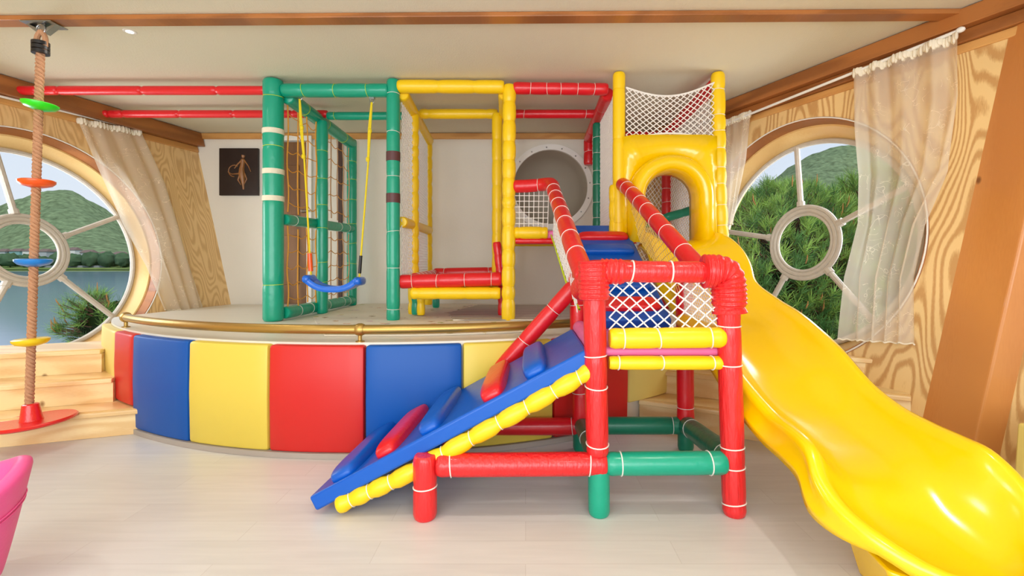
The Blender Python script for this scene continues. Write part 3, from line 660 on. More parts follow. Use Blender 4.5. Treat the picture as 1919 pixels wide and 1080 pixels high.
# handrail elbow on the deck
foam('handrail', CF, smooth_path([(YX+.04, D1, 1.87), (.05, D1, 1.875), (.17, D1-.03, 1.885), (.225, D1-.14, 1.87), (.225, D1-.24, 1.80), (.255, 3.3, 1.53), (.285, 2.62, 1.22), (.305, 2.42, 1.13)]), .056, 'red', [.10, .24, .33, .42, .52, .62, .74, .86], .05, 'cord')
foam('handrail', CF, smooth_path([(.79, 3.96, 1.86), (.81, 3.86, 1.82), (.88, 3.3, 1.52), (.965, 2.72, 1.19), (.98, 2.56, 1.12)]), .056, 'red', [.08, .17, .28, .38, .5, .62, .78], .05, 'cord')
strands('front_net', CF, square(patch((YX+.05, D1, 1.5), (.19, D1, 1.5), (.2, D1, 1.84), (YX+.05, D1, 1.84)), 7, 7, 3), .0035, 'net', 4)
strands('side_net', CF, diamond(patch((.23, D1-.1, 1.42), (.30, 2.78, .92), (.28, 2.7, 1.20), (.24, D1-.2, 1.80)), 15, 5, 1), .0032, 'net', 4)
strands('net_edge', CF, [smooth_path([(.22, D1, 1.45), (.24, 3.8, 1.32), (.29, 3.3, 1.03), (.32, 2.85, .93)])], .007, 'ycord', 6)
M['ynet'] = mat('buff_net_cord', srgb(236, 208, 120), .8)
strands('side_net', CF, diamond(patch((.90, 3.9, 1.42), (.97, 3.02, .98), (.955, 2.95, 1.32), (.82, 3.84, 1.80)), 15, 7, 1), .0032, 'ynet', 4)
# tower nets
sag = lambda u, v: V((0, 0, -.09*math.sin(math.pi*u)*v))
strands('top_net', CF, diamond(patch((.83, TY-.03, 2.22), (1.56, TY-.03, 2.20), (1.56, TY-.03, 2.70), (.83, TY-.03, 2.66), sag), 13, 9, 2), .0042, 'net', 4)
strands('net_edge', CF, [[(.83+.73*k/20, TY-.035, 2.22+.06*math.sin(math.pi*k/20)) for k in range(21)], [(.83+.73*k/20, TY-.03, 2.66+.04*k/20-.09*math.sin(math.pi*k/20)) for k in range(21)]], .008, 'net', 6)
strands('side_net', CF, diamond(patch((.76, 4.08, 1.52), (.74, 5.3, 1.52), (.74, 5.3, 2.62), (.76, 4.08, 2.66)), 26, 23, 1), .0045, 'net', 4)
strands('side_net', CF, diamond(patch((1.62, 4.08, 1.40), (1.585, 5.25, 1.0), (1.585, 5.25, 2.6), (1.62, 4.08, 2.66)), 24, 27, 1), .0038, 'net', 4)
strands('back_net', CF, diamond(patch((.78, 5.34, 1.5), (1.52, 5.31, 1.0), (1.52, 5.31, 2.6), (.78, 5.34, 2.6)), 16, 24, 1), .0036, 'net', 4)

# ------------------------------------------------------------------ low red platform on the floor
PT = thing('play_platform', 'low red and yellow padded platform standing on the floor before the slide', 'play platform', (.68, 2.7, 0))
X0, X1, YF, YB = .355, .99, 2.30, 3.09
foam('post', PT, [(.345, YF, .285), (.325, YF, 1.20)], .054, 'red_wrap', [.06, .36, .52], .06, 'cord', .0032)
foam('foot', PT, [(.352, YF, .0), (.350, YF, .262)], .052, 'green', [], 0, None, label='green padded foot')
foam('post', PT, [(1.0, YF, .0), (.965, YF, 1.16)], .055, 'red_wrap', [.05, .2, .28, .62, .78], .05, 'cord', .0032)
foam('post', PT, [(.36, YB, .12), (.33, YB, 1.14)], .054, 'red', [.25, .5, .8], .06, 'cord')
foam('foot', PT, [(.36, YB, .0), (.36, YB, .22)], .055, 'dgreen', [], 0, None, label='dark green padded foot')
foam('post', PT, [(1.03, YB, .16), (1.02, YB, 1.14)], .054, 'red', [.12, .5], .06, 'cord')
foam('foot', PT, [(1.03, YB, .0), (1.03, YB, .22)], .05, 'dgreen', [], 0, None, label='dark green padded foot')
foam('rail', PT, [(-.42, YF-.02, .245), (.385, YF-.005, .245)], .055, 'red_wrap', [.08, .9], .05, 'cord', .0032)
foam('rail', PT, [(.385, YF-.005, .245), (.955, YF-.005, .25)], .055, 'green', [.12, .86], .04, 'cord', .0032, label='green rail')
foam('rail', PT, [(-.25, YB, .155), (.36, YB, .155)], .055, 'red', [.9], .05, 'cord')
foam('rail', PT, [(.42, YB, .16), (1.0, YB, .16)], .055, 'dgreen', [.9], .05, 'cord', label='dark green rail')
foam('rail', PT, [(1.0, YF+.03, .25), (1.03, YB-.03, .17)], .06, 'dgreen', [.1, .85], .05, 'cord')
foam('rail', PT, [(.35, YF+.06, .25), (.36, YB-.03, .17)], .05, 'dgreen', [.5], .05, 'cord')
foam('leg', PT, [(-.475, YF-.03, 0), (-.475, YF-.03, .30)], .056, 'red_wrap', [.5], .05, 'cord', .0032)
foam('leg', PT, [(-.47, YB-.1, 0), (-.47, YB-.1, .24)], .05, 'red', [.5], .05, 'cord')
foam('rail', PT, [(.34, YF-.0, 1.165), (.93, YF-.0, 1.160)], .052, 'red_wrap', [.28, .60, .88], .06, 'cord', .0042)
foam('rail', PT, [(.33, YF+.02, 1.15), (.33, YB, 1.13)], .052, 'red', [.5, .8], .06, 'cord')
foam('rail', PT, [(.975, YF+.03, 1.15), (1.02, YB, 1.13)], .052, 'red', [.5], .06, 'cord')
# wrinkled wraps over the two front corners
def wrap(name, P, r, ridges, amp=.004, flare=0):
    f, L = path_eval(smooth_path(P, 3)); k = ridges*6; b = MB()
    pts = [f(L*i/k) for i in range(k+1)]
    rad = [(r+amp*math.sin(2*math.pi*i/6)*random.uniform(.5, 1.1)+flare*max(0, (i/k-.7)/.3))*(.93 if i in (0, k) else 1) for i in range(k+1)]
    b.tube(pts, rad, 24); return b.build(name, M['red_wrap'], PT)
wrap('corner_wrap', [(.325, YF-.005, 1.215), (.327, YF-.005, 1.03)], .073, 9, .003, .0)
wrap('corner_wrap', [(.36, YF+.0, 1.165), (.47, YF, 1.163)], .060, 5, .003)
wrap('corner_wrap', [(.85, YF-.005, 1.165), (.93, YF-.005, 1.165), (.965, YF-.005, 1.14), (.972, YF-.005, 1.06), (.975, YF, 1.0)], .079, 13, .004, .0)
wrap('corner_wrap', [(.972, YF, 1.04), (.977, YF, .965)], .070, 3, .002, .016)
wrap('corner_wrap', [(.33, YF+.05, 1.12), (.31, YF+.14, 1.10), (.305, YF+.3, 1.06)], .064, 7, .003)
foam('deck_beam', PT, [(.40, YF-.01, .845), (.945, YF-.01, .85)], .050, 'yellow', [.12, .42, .88], .06, 'cord', .0032)
foam('deck_beam', PT, [(.40, YF, .727), (.945, YF, .727)], .034, 'yellow', [.08, .46, .9], .08, 'cord', .003)
foam('deck_beam', PT, [(.40, YB, .727), (.98, YB, .727)], .034, 'yellow', [.3, .7], .08, None)
foam('deck_beam', PT, [(.95, YF+.1, .845), (.98, YB-.08, .845)], .045, 'yellow', [.3, .7], .08, None)
b = MB(); b.box((.67, 2.70, .777), (.62, .78, .045)); b.build('deck', M['pink'], PT, bevel=.02)['label'] = 'pink padded deck'
foam('deck_beam', PT, [(.34, YF+.07, .80), (.34, YB-.06, .80)], .045, 'pink', [.3, .7], .06, None)
strands('front_net', PT, diamond(patch((.40, YF, .885), (.93, YF, .885), (.92, YF, 1.12), (.40, YF, 1.12), lambda u, v: V((0, 0, .012*math.sin(9*u)))), 8, 4, 2), .0036, 'net', 6)
strands('side_net', PT, diamond(patch((.965, YF+.06, .88), (1.0, YB-.06, .88), (1.0, YB-.06, 1.1), (.965, YF+.06, 1.1)), 16, 6, 1), .0035, 'net', 4)
# ramp handrail on the far side
foam('handrail', PT, [(.31, YB-.04, 1.06), (-.30, YB+.01, .37), (-.46, YB, .16)], .052, 'red', [.17, .40, .62, .8], .06, 'cord')

# ------------------------------------------------------------------ padded ramps with rungs
def ramp(name, label, A0, A1, B0, B1, thick, rungs, cat_h=True, cat='ramp', loc=(0, 0, 0), under=None):
    """A0,A1: bottom edge ends; B0,B1: top edge ends (top surface)"""
    root = thing(name, label, cat, loc); A0, A1, B0, B1 = map(Vector, (A0, A1, B0, B1))
    up = (B0-A0).normalized(); ac = (A1-A0).normalized(); nn = up.cross(ac).normalized()
    if nn.z < 0: nn = -nn
    d = nn*thick; b = MB(); b.hexa([A0-d, A1-d, B1-d, B0-d], [A0, A1, B1, B0]); fix(b.build('board', M['blue'], root, bevel=.012))
    for t, w_, m in rungs:
        p0 = A0.lerp(B0, t); p1 = A1.lerp(B1, t); a = (p1-p0).normalized(); u = (up-a*up.dot(a)).normalized()
        L = (p1-p0).length
        b = MB(); b.pillow(p0.lerp(p1, .5)+nn*.012, (a, u, nn), (L*(.94 if cat_h else .86), w_, .085 if cat_h else .055), .38, 40, 14)
        b.build('rung', M[m], root)['label'] = ('red' if m == 'red' else 'blue')+' padded rung'
    return root
R1 = ramp('padded_ramp', 'blue padded ramp with rungs rising from the floor to the low platform', (-1.035, 2.29, .085), (-.99, 3.05, .085), (.29, 2.30, .79), (.29, 2.98, .80), .075,
     [(.11, .15, 'blue'), (.27, .13, 'red'), (.43, .13, 'blue'), (.66, .13, 'red'), (.82, .13, 'blue')], loc=(-1, 2.6, 0))
for y, r in ((2.30, .040), (2.98, .036)):
    foam('support_tube', R1, [(-.895, y, .045+.0), (-.60, y, .175), (-.10, y, .455), (.315, y, .69)], r*1.12, 'yellow', [.05, .12, .2, .3, .41, .52, .63, .74, .85, .95], .24, 'cord', .0025, .0, wide=.03, label='yellow padded tube under the ramp')
R2 = ramp('padded_ramp', 'blue padded ramp with rungs rising steeply from the low platform to the upper deck', (.40, 2.93, .86), (.895, 2.93, .86), (.40, 4.13, 1.535), (.86, 4.13, 1.535), .07,
     [(.11, .13, 'red'), (.28, .12, 'blue'), (.47, .12, 'red'), (.655, .12, 'blue'), (.825, .105, 'red')], cat_h=False, loc=(.6, 3.0, .8))

# ------------------------------------------------------------------ slide
SL = thing('slide', 'big glossy yellow wave slide coming down to the floor on the right', 'slide', (1.4, 2.6, 0))
ST = [  # y, xl, zl, xr, zr, zbed
 (4.02, 1.00, 1.44, 1.50, 1.44, 1.385), (3.85, .99, 1.44, 1.55, 1.43, 1.37), (3.70, 1.00, 1.38, 1.60, 1.35, 1.31), (3.57, 1.0, 1.26, 1.625, 1.23, 1.17),
 (3.43, 1.02, 1.12, 1.615, 1.07, .99), (3.22, 1.05, .99, 1.67, .955, .84), (3.0, 1.07, .89, 1.70, .88, .75), (2.66, 1.09, .73, 1.70, .745, .59),
 (2.40, 1.105, .60, 1.70, .60, .45), (2.20, 1.14, .51, 1.70, .535, .385), (2.03, 1.145, .49, 1.71, .51, .345), (1.90, 1.14, .465, 1.72, .50, .30), (1.80, 1.12, .385, 1.73, .485, .24),
 (1.70, 1.14, .32, 1.74, .42, .20), (1.60, 1.21, .268, 1.72, .345, .178), (1.52, 1.30, .225, 1.66, .27, .178), (1.48, 1.40, .205, 1.58, .215, .185)]
A = np.array(ST); t0 = np.concatenate([[0], np.cumsum(np.hypot(np.diff(A[:, 0]), np.diff(A[:, 5])))])
def catmull(t, c):
    i = int(min(max(np.searchsorted(t0, t)-1, 0), len(t0)-2)); a, b_ = t0[i], t0[i+1]; u = (t-a)/(b_-a)
    p1, p2 = A[i, c], A[i+1, c]; m1 = (A[i+1, c]-A[max(i-1, 0), c])/(t0[i+1]-t0[max(i-1, 0)])*(b_-a); j = min(i+2, len(t0)-1); m2 = (A[j, c]-A[i, c])/(t0[j]-t0[i])*(b_-a)
    return (2*u**3-3*u**2+1)*p1+(u**3-2*u**2+u)*m1+(-2*u**3+3*u**2)*p2+(u**3-u**2)*m2
SB = MB(); NS = 110; rows = []
for k in range(NS+1):
    t = t0[-1]*k/NS; y, xl, zl, xr, zr, zb = [catmull(t, c) for c in range(6)]
    w_ = (xr-xl)/2; cx_ = (xl+xr)/2; sec = []
    sk = .07 if y > 1.55 else .05
    sl = .125*min(1, max(.35, (y-1.5)/.3))
    lo = .015+.037*min(1, max(0, (y-1.6)/.25)); sec += [(xl-lo, zl-sl), (xl-lo, zl-sl*.75), (xl-.028, zl-sl*.55), (xl-.028, zl-.02), (xl-.028, zl-.004), (xl-.018, zl+.004), (xl-.004, zl+.004)]
    for j in range(25):
        s = -1+2*j/24; h = (zl if s < 0 else zr)-zb
        sec.append((cx_+s*w_*.985, zb+h*abs(s)**3.2))
    sec += [(xr+.004, zr+.004), (xr+.018, zr+.004), (xr+.028, zr-.004), (xr+.028, zr-.02), (xr+.015, zr-sk)]
    rows.append([(x, y, z) for x, z in sec])
m_ = len(rows[0]); SB.add([p for r in rows for p in r], [(i*m_+j, i*m_+j+1, (i+1)*m_+j+1, (i+1)*m_+j) for i in range(NS) for j in range(m_-1)])
so = SB.build('chute', M['slide'], SL, angle=70); s = so.modifiers.new('thick', 'SOLIDIFY'); s.thickness = .012; s.offset = -1
b = MB()                                             # foot that carries the run-out
def footring(z, g): return [V((1.22-g, 1.86, z)), V((1.66+g, 1.86, z)), V((1.68+g, 1.62, z)), V((1.56+g*.5, 1.51, z)), V((1.38-g*.5, 1.51, z)), V((1.21-g, 1.62, z))]
r0 = footring(0, -.07); r1 = footring(.19, -.01); r1[2].z = r1[5].z = .165; r1[3].z = r1[4].z = .15
b.add(r0+r1, [tuple(range(6))[::-1], tuple(range(6, 12))]+[(i, (i+1) % 6, 6+(i+1) % 6, 6+i) for i in range(6)]); fix(b.build('foot', M['slide'], SL, bevel=.012))
b = MB()                                             # moulded anti slip ribs on the run-out
for k in range(5):
    x = 1.27+.09*k; P = [V((x+.02*math.sin(q*3+k), 1.86-.28*q, catmull(np.interp(-(1.86-.28*q), -A[:, 0], t0), 5)+.006)) for q in [i/10 for i in range(11)]]
    b.tube(P, .0035, 6)
b.build('grip_ribs', M['slide'], SL)
# hood
HX, HR, HZ, HB = 1.185, .215, 1.745, 1.375; HY = 3.95
def arch(r, y, n=24, xr_=1.0):
    return [V((HX-r, y, HB))]+[V((HX-r*math.cos(math.pi*k/n), y, HZ+r*math.sin(math.pi*k/n)*xr_)) for k in range(n+1)]+[V((HX+r, y, HB))]
b = MB(); inner = arch(HR, HY+.02)
def rect_pt(p, i, n):
    k = (i-1)/(n-3)
    if i == 0: return V((.80, p.y, HB))
    if i == n-1: return V((1.575, p.y, HB))
    a = math.pi*(1-k); dx, dz = math.cos(a), math.sin(a); tx = ((1.575-HX) if dx > 0 else (HX-.80))/max(1e-6, abs(dx)); tz = (2.265-HZ)/max(1e-6, dz)
    t = min(tx, tz); return V((HX+dx*t, p.y, HZ+dz*t))
n = len(inner); mid = arch(.32, HY+.02); outer = [rect_pt(p, i, n) for i, p in enumerate(inner)]
b.add(mid+outer, [(i, i+1, n+i+1, n+i) for i in range(n-1)]); ho = fix(b.build('hood_plate', M['slide'], SL)); s = ho.modifiers.new('thick', 'SOLIDIFY'); s.thickness = .02
b = MB(); prof = [(0, .13), (-.005, .06), (-.002, .0), (.008, -.06), (.03, -.10), (.06, -.115), (.09, -.105), (.115, -.07), (.125, -.02), (.13, .02)]
rings = [arch(HR+dr2, HY+dy) for dr2, dy in prof]
b.add([p for r in rings for p in r], [(j*n+i, j*n+i+1, (j+1)*n+i+1, (j+1)*n+i) for j in range(len(rings)-1) for i in range(n-1)]); ho = fix(b.build('hood_arch', M['slide'], SL, angle=60)); s = ho.modifiers.new('thick', 'SOLIDIFY'); s.thickness = .01

# ------------------------------------------------------------------ tunnel in the back wall
TN = thing('tunnel', 'round white flanged crawl tunnel opening in the back wall', 'tunnel', TC)
b = MB(); n = 64
def rg(r, y): return [V((TC.x+r*math.cos(2*math.pi*k/n), y, TC.z+r*math.sin(2*math.pi*k/n))) for k in range(n)]
seqr = [rg(TR+.06, BACK-.025), rg(TR+.06, BACK-.075), rg(TR-.01, BACK-.08), rg(TR-.01, BACK-.02)]
b.add([p for r in seqr for p in r], [(j*n+k, j*n+(k+1) % n, (j+1)*n+(k+1) % n, (j+1)*n+k) for j in range(3) for k in range(n)]); fix(b.build('flange', M['white'], TN, angle=30))
b = MB(); seqr = [rg(TR-.01, BACK-.03), rg(TR-.012, BACK+.3), rg(TR-.06, BACK+.5), rg(TR-.2, BACK+.72), rg(.1, BACK+.8)]
b.add([p for r in seqr for p in r], [(j*n+k, j*n+(k+1) % n, (j+1)*n+(k+1) % n, (j+1)*n+k) for j in range(4) for k in range(n)]+[tuple(4*n+k for k in range(n))]); b.build('tube', M['tube_in'], TN)
for k in range(16):
    a = 2*math.pi*k/16+.1; b = MB(); b.lathe([(.009, 0), (.009, .004), (.005, .008)], 10, (TC.x+(TR+.02)*math.cos(a), BACK-.078, TC.z+(TR+.02)*math.sin(a)), Matrix.Rotation(math.pi/2, 3, 'X')); b.build('bolt', M['metal'], TN)

# ------------------------------------------------------------------ picture
pc = WB.hit(450, 323, .03); PI_ = thing('picture', 'dark picture of a golden dancing figure on the back wall', 'picture', pc)
b = MB(); b.box((pc.x, BACK-.045, pc.z), (.475, .035, .575)); b.build('panel', mat('dark_canvas', srgb(38, 26, 22), .35, var=.5, vscale=12), PI_, smooth=False, bevel=.005)
gold = mat('gold_paint', srgb(150, 100, 54), .4, var=.35, vscale=20); b = MB(); q = BACK-.064
fg = lambda pts, rs: b.tube([V((pc.x+x, q, pc.z+z)) for x, z in pts], rs, 8, flat=1)
fg([(.06, .2), (.055, .17)], [.022, .018]); fg([(.056, .165), (.054, .145), (.05, .08), (.04, .03), (.042, -.03), (.052, -.1), (.058, -.16), (.062, -.215)], [.008, .026, .024, .030, .038, .026, .014, .010]); fg([(.02, -.03), (-.005, -.1), (.03, -.16)], [.012, .009, .004]); fg([(.075, -.02), (.1, -.09), (.07, -.15)], [.010, .008, .004]); fg([(.03, .13), (-.01, .09), (-.05, .04)], [.01, .008, .005])
fg([(-.05+.07*math.cos(a), .01+.07*math.sin(a)) for a in [math.pi*(.3+1.2*i/12) for i in range(13)]], [.006]*13); fg([(.07, .14), (.12, .07), (.15, 0)], [.009, .006, .004]); fg([(.04, -.02), (-.08, -.03), (-.13, .0)], [.012, .006, .003])
b.build('figure', gold, PI_)['label'] = 'golden figure'

# ------------------------------------------------------------------ swing
SW = thing('swing', 'blue plastic swing on yellow ropes under the green beam', 'swing', (-1.67, 4.2, LZ))
y = 4.17; sA = U(580, 522, y); sB = U(674, 526, y); b = MB(); P = []
for k in range(21):
    u = k/20; x = sA.x+(sB.x-sA.x)*u; s_ = (2*u-1); P.append(V((x, y, sA.z-.085+.085*abs(s_)**2.6-.004*u)))
fr = frames(P); vs = []
for i, (p, tt, a, c) in enumerate(fr):
    for (dy, dz) in ((-.075, .02), (-.088, 0), (-.08, -.03), (0, -.036), (.08, -.03), (.088, 0), (.075, .02), (0, 0)):
        vs.append(p+V((0, dy, 0))+ (a if a.z > 0 else -a)*(dz))
b.add(vs, [(i*8+j, i*8+(j+1) % 8, (i+1)*8+(j+1) % 8, (i+1)*8+j) for i in range(20) for j in range(8)]+[tuple(range(8)), tuple(160+j for j in range(8))]); fix(b.build('seat', M['swingblue'], SW, angle=60))
for P_, sgn in ((sA, 1), (sB, -1)):
    b = MB(); b.pillow(P_+V((0, 0, -.005)), (V((1, 0, 0)), V((0, 1, 0)), V((0, 0, 1))), (.075, .19, .075), .6, 20, 12); b.build('end_grip', M['swingblue'], SW)
for (tx, ty, bx_, P_, cm) in ((562, 186, 584, sA, 'red'), (697, 192, 673, sB, 'black')):
    t = U(tx, ty, y); b = MB(); b.box((t.x, y, t.z+.035), (.045, .03, .02)); b.tube([V((t.x+.016*math.cos(a), y, t.z+.012+.02*math.sin(a))) for a in [2*math.pi*k/16 for k in range(17)]], .004, 6, cap=False); b.build('hook', M['metal'], SW)
    e_ = P_+V((.015 if cm == 'red' else -.005, 0, .0)); b = MB()
    b.tube([t, t.lerp(e_, .3)+V((.006, 0, 0)), e_], .008, 8); b.tube([t+V((-.004, 0, 0)), t.lerp(e_, .15)+V((-.012, 0, 0)), t.lerp(e_, .32)], .007, 8); 
    for q in (.16, .32): b.pillow(t.lerp(e_, q), (V((1, 0, 0)), V((0, 1, 0)), V((0, 0, 1))), (.035, .03, .045), .9, 12, 8)
    b.build('rope', M['swingrope'], SW)
    b = MB(); b.tube([e_.lerp(t, .04), e_.lerp(t, .14)], .02 if cm == 'red' else .014, 12); b.build('sleeve', M['orange_pl'] if cm == 'red' else M['black'], SW)

# ------------------------------------------------------------------ hanging rope with discs
dY = 3.12; top_ = U(77, 55, dY); bot_ = U(55, 758, dY)
RS = thing('disc_rope_swing', 'brown climbing rope with coloured discs and a red disc seat hanging at the left', 'rope swing', (bot_.x, dY, top_.z))
b = MB(); b.box((top_.x, dY+.02, 2.762), (.20, .12, .006)); b.box((top_.x-.0, dY+.02, 2.735), (.05, .04, .05))
for s_ in (-1, 1):
    b.hexa([V((top_.x+s_*.1, dY, 2.76)), V((top_.x+s_*.1, dY+.04, 2.76)), V((top_.x+s_*.02, dY+.04, 2.70)), V((top_.x+s_*.02, dY, 2.70))], [V((top_.x+s_*.09, dY, 2.765)), V((top_.x+s_*.09, dY+.04, 2.765)), V((top_.x+s_*.0, dY+.04, 2.72)), V((top_.x+s_*.0, dY, 2.72))])
b.tube([V((top_.x+.028*math.cos(a), dY, top_.z-.0+.03*math.sin(a))) for a in [2*math.pi*k/20 for k in range(21)]], .006, 8, cap=False); fix(b.build('ceiling_bracket', M['metal'], RS))
b = MB(); nseg = 450
ax0 = U(76, 85, dY)
for s_ in range(3):                                  # three twisted strands
    P = []
    for k in range(nseg+1):
        u = k/nseg; p = ax0.lerp(bot_, u); a = u*2*math.pi*31+s_*2*math.pi/3; P.append(p+V((.0135*math.cos(a), .0135*math.sin(a), 0)))
    b.tube(P, .0115, 6)
for s_ in (-1, 1):
    P = [top_+V((0, 0, -.01)), top_+V((s_*.03, 0, -.05)), top_+V((s_*.028, 0, -.13)), U(76, 95, dY)+V((s_*.008, 0, 0))]; b.tube(smooth_path(P), .015, 8)
b.build('rope', M['rope'], RS)
b = MB()
for py in (82, 90, 98): p = U(76, py, dY); b.tube([p+V((0, 0, -.011)), p+V((0, 0, .011))], .046, 14)
b.build('clamp', M['black'], RS)
for (px, py, m, lab, tl) in ((75, 198, 'green_pl', 'green', .12), (69, 343, 'orange_pl', 'orange', 0), (63, 491, 'sky_pl', 'blue', 0), (58, 640, 'lemon_pl', 'yellow', -.05)):
    p = U(px, py, dY); b = MB(); b.lathe([(.02, -.03), (.03, -.032), (.075, -.018), (.092, .0), (.093, .014), (.08, .02), (.025, .021), (.02, .016)], 28, p, Matrix.Rotation(tl, 3, 'Y')); b.build('disc', M[m], RS)['label'] = lab+' disc'
p = U(59, 790, dY); b = MB(); b.lathe([(.0, -.02), (.2, -.018), (.222, -.008), (.226, .004), (.218, .012), (.19, .009), (.06, .008), (.056, .02), (.042, .11), (.036, .115), (0, .115)], 48, p+V((0, 0, .0)), Matrix.Rotation(-.06, 3, 'Y')); b.build('seat_disc', M['seat_pl'], RS)['label'] = 'red disc seat'

# ------------------------------------------------------------------ pink chair at the lower left
CH = thing('kids_armchair', 'pink padded armchair cut off by the lower left edge', 'armchair', (-2.05, 1.62, 0))
b = MB()
def chair_outer(u, v):   # flared back shell, v up
    a = math.pi*(-.5+1.3*u); r = .205+.085*v**.9; hgt = .34+.07*math.exp(-((a-.75)/.7)**2)
    return V((-2.07+r*math.cos(a), 1.62+r*math.sin(a), .06+hgt*v))
b.grid(chair_outer, 28, 10); o = b.build('backrest', M['pinkchair'], CH, angle=80); s = o.modifiers.new('thick', 'SOLIDIFY'); s.thickness = .05; s.offset = -1
bv = o.modifiers.new('round', 'BEVEL'); bv.width = .02; bv.segments = 3
b = MB()
for vv in (.66, .70): b.tube([chair_outer(i/28, vv)+V((.003*math.cos(math.pi*(-.5+1.3*i/28)), .003*math.sin(math.pi*(-.5+1.3*i/28)), 0)) for i in range(29)], .0025, 5)
b.build('seam', M['pinkchair'], CH)
b = MB(); b.lathe([(0, .08), (.14, .08), (.155, .10), (.175, .26), (.15, .29), (0, .30)], 32, (-2.07, 1.62, 0)); b.build('seat', mat('white_leatherette', srgb(240, 236, 232), .45), CH)
for k in range(4):
    a = math.pi/4+k*math.pi/2; b = MB(); b.tube([(-2.07+.12*math.cos(a), 1.62+.12*math.sin(a), 0), (-2.07+.11*math.cos(a), 1.62+.11*math.sin(a), .09)], [.018, .024], 12); b.build('leg', M['metal'], CH)
# yellow pad at the foot of the pillar
b = MB(); b.hexa([V((2.33, 2.25, .002)), V((2.83, 2.18, .002)), V((2.86, 2.18, .44)), V((2.36, 2.25, .44))], [V((2.33, 2.31, .002)), V((2.83, 2.24, .002)), V((2.86, 2.24, .44)), V((2.36, 2.31, .44))])
tag(fix(b.build('corner_pad', M['pad_cream'], bevel=.015)), 'yellow pad at the right edge in front of the timber pillar', 'pad')

# ------------------------------------------------------------------ curtains
def curtain(name, label, W, rows, off, folds, amp, rodline, seed=0, heading=.06):
    """rows: (left px, left py, right px, right py) from top to bottom"""
    Lp = [W.hit(r[0], r[1], off) for r in rows]; Rp = [W.hit(r[2], r[3], off) for r in rows]; root = thing(name, label, 'curtain', Lp[0].lerp(Rp[0], .5)); rnd = random.Random(seed)
    ph = [rnd.uniform(0, 6.28) for _ in range(4)]; n = len(rows)-1
    def ev(u, v):
        x = v*n; i = min(int(x), n-1); f = x-i; f = f*f*(3-2*f)*.5+f*.5
        p = Lp[i].lerp(Lp[i+1], f).lerp(Rp[i].lerp(Rp[i+1], f), u)
        a = amp*(math.sin(folds*6.283*(u+.06*math.sin(5*u+3*v))+ph[0]+1.2*math.sin(2*v+ph[1]))*.85+.15*math.sin(folds*1.7*6.283*u+ph[2]+v*2)); a *= .55+.45*v
        return p+W.n*(a+.0)
    b = MB(); b.grid(lambda u, v: ev(u, v), 90, 40); b.build('voile', M['voile'], root, angle=180)
    b = MB()
    for k in range(46):
        u0 = k/46; p = ev(u0, 0); q = ev((k+1)/46, 0); hh = heading*(1+.25*math.sin(k*1.9))
        c = p.lerp(q, .5)-W.v*hh*.35; b.pillow(c+W.n*.006*math.sin(k*2.3), ((q-p).normalized(), W.v, W.n), ((q-p).length*1.6, hh, .035), .8, 10, 8)
    b.build('heading', M['voile_band'], root)
    b = MB(); b.tube([ev(k/90, 1)+W.v*.004*math.sin(k*.9) for k in range(91)], .005, 6); b.build('hem', M['voile_band'], root)
    return root
curtain('sheer_curtain', 'sheer embroidered curtain swept aside at the left window', WL, [(145, 222, 262, 246), (188, 330, 308, 345), (228, 420, 338, 432), (272, 500, 362, 510), (305, 582, 384, 580)], .07, 3.4, .03, None, 1)
curtain('sheer_curtain', 'long sheer embroidered curtain hanging over the right side of the right window', WR, [(1598, 134, 1796, 62), (1604, 230, 1798, 180), (1614, 330, 1775, 320), (1612, 420, 1728, 420), (1588, 520, 1708, 520), (1576, 636, 1710, 645)], .13, 4.5, .045, None, 2)
curtain('sheer_curtain', 'narrow sheer curtain behind the yellow tower post at the left side of the right window', WR, [(1362, 226, 1407, 208), (1362, 300, 1398, 300), (1360, 360, 1386, 360), (1358, 420, 1374, 420)], .12, 3, .015, None, 3)
def rod(name, W, a, c, off, label):
    p, q = W.hit(*a, off), W.hit(*c, off); root = thing(name, label, 'curtain rod', p.lerp(q, .5)); b = MB(); b.tube([p, q], .011, 12); b.build('rod', M['white'], root)
    for e_ in (p, q): b = MB(); b.pillow(e_, (W.u, W.v, W.n), (.05, .035, .035), 1, 12, 8); b.build('finial', M['white'], root)
    for t in (.06, .94): b = MB(); r_ = p.lerp(q, t); b.tube([r_, r_-W.n*off], .006, 8); b.build('bracket', M['white'], root)
rod('curtain_rod', WL, (-60, 166), (262, 243), .07, 'white curtain rod along the beam above the left window')
rod('curtain_rod', WR, (1345, 238), (1800, 56), .13, 'white curtain rod above the right window')
# ------------------------------------------------------------------ ceiling lights
for i, (x, y) in enumerate([(-2.72, 3.30), (-3.0, 1.4), (-1.0, 1.6), (1.2, 1.6), (-1.9, -.2), (.6, -.2)]):
    L_ = thing('ceiling_light', 'small round recessed light in the ceiling near the left end of the batten' if i == 0 else 'small round recessed ceiling light nearer the viewer than the batten', 'ceiling light', (x, y, CEIL), 'recessed ceiling lights')
    b = MB(); b.lathe([(.022, -.004), (.036, -.005), (.04, -.002), (.04, 0)], 24, (x, y, CEIL)); b.build('bezel', M['white'], L_)
    b = MB(); b.lathe([(0, -.005), (.022, -.005), (.022, -.003)], 24, (x, y, CEIL)); b.build('lens', mat('lit_lens', (1, .97, .9, 1), emit=12), L_)
    l = lamp('downlight', 'AREA', (x, y, CEIL-.012), (0, 0, 0), 5 if i == 0 else 7, (1, .94, .86), .09); l.parent = L_; l.matrix_parent_inverse = Matrix.Translation(L_.location).inverted(); l.data.spread = math.radians(150)

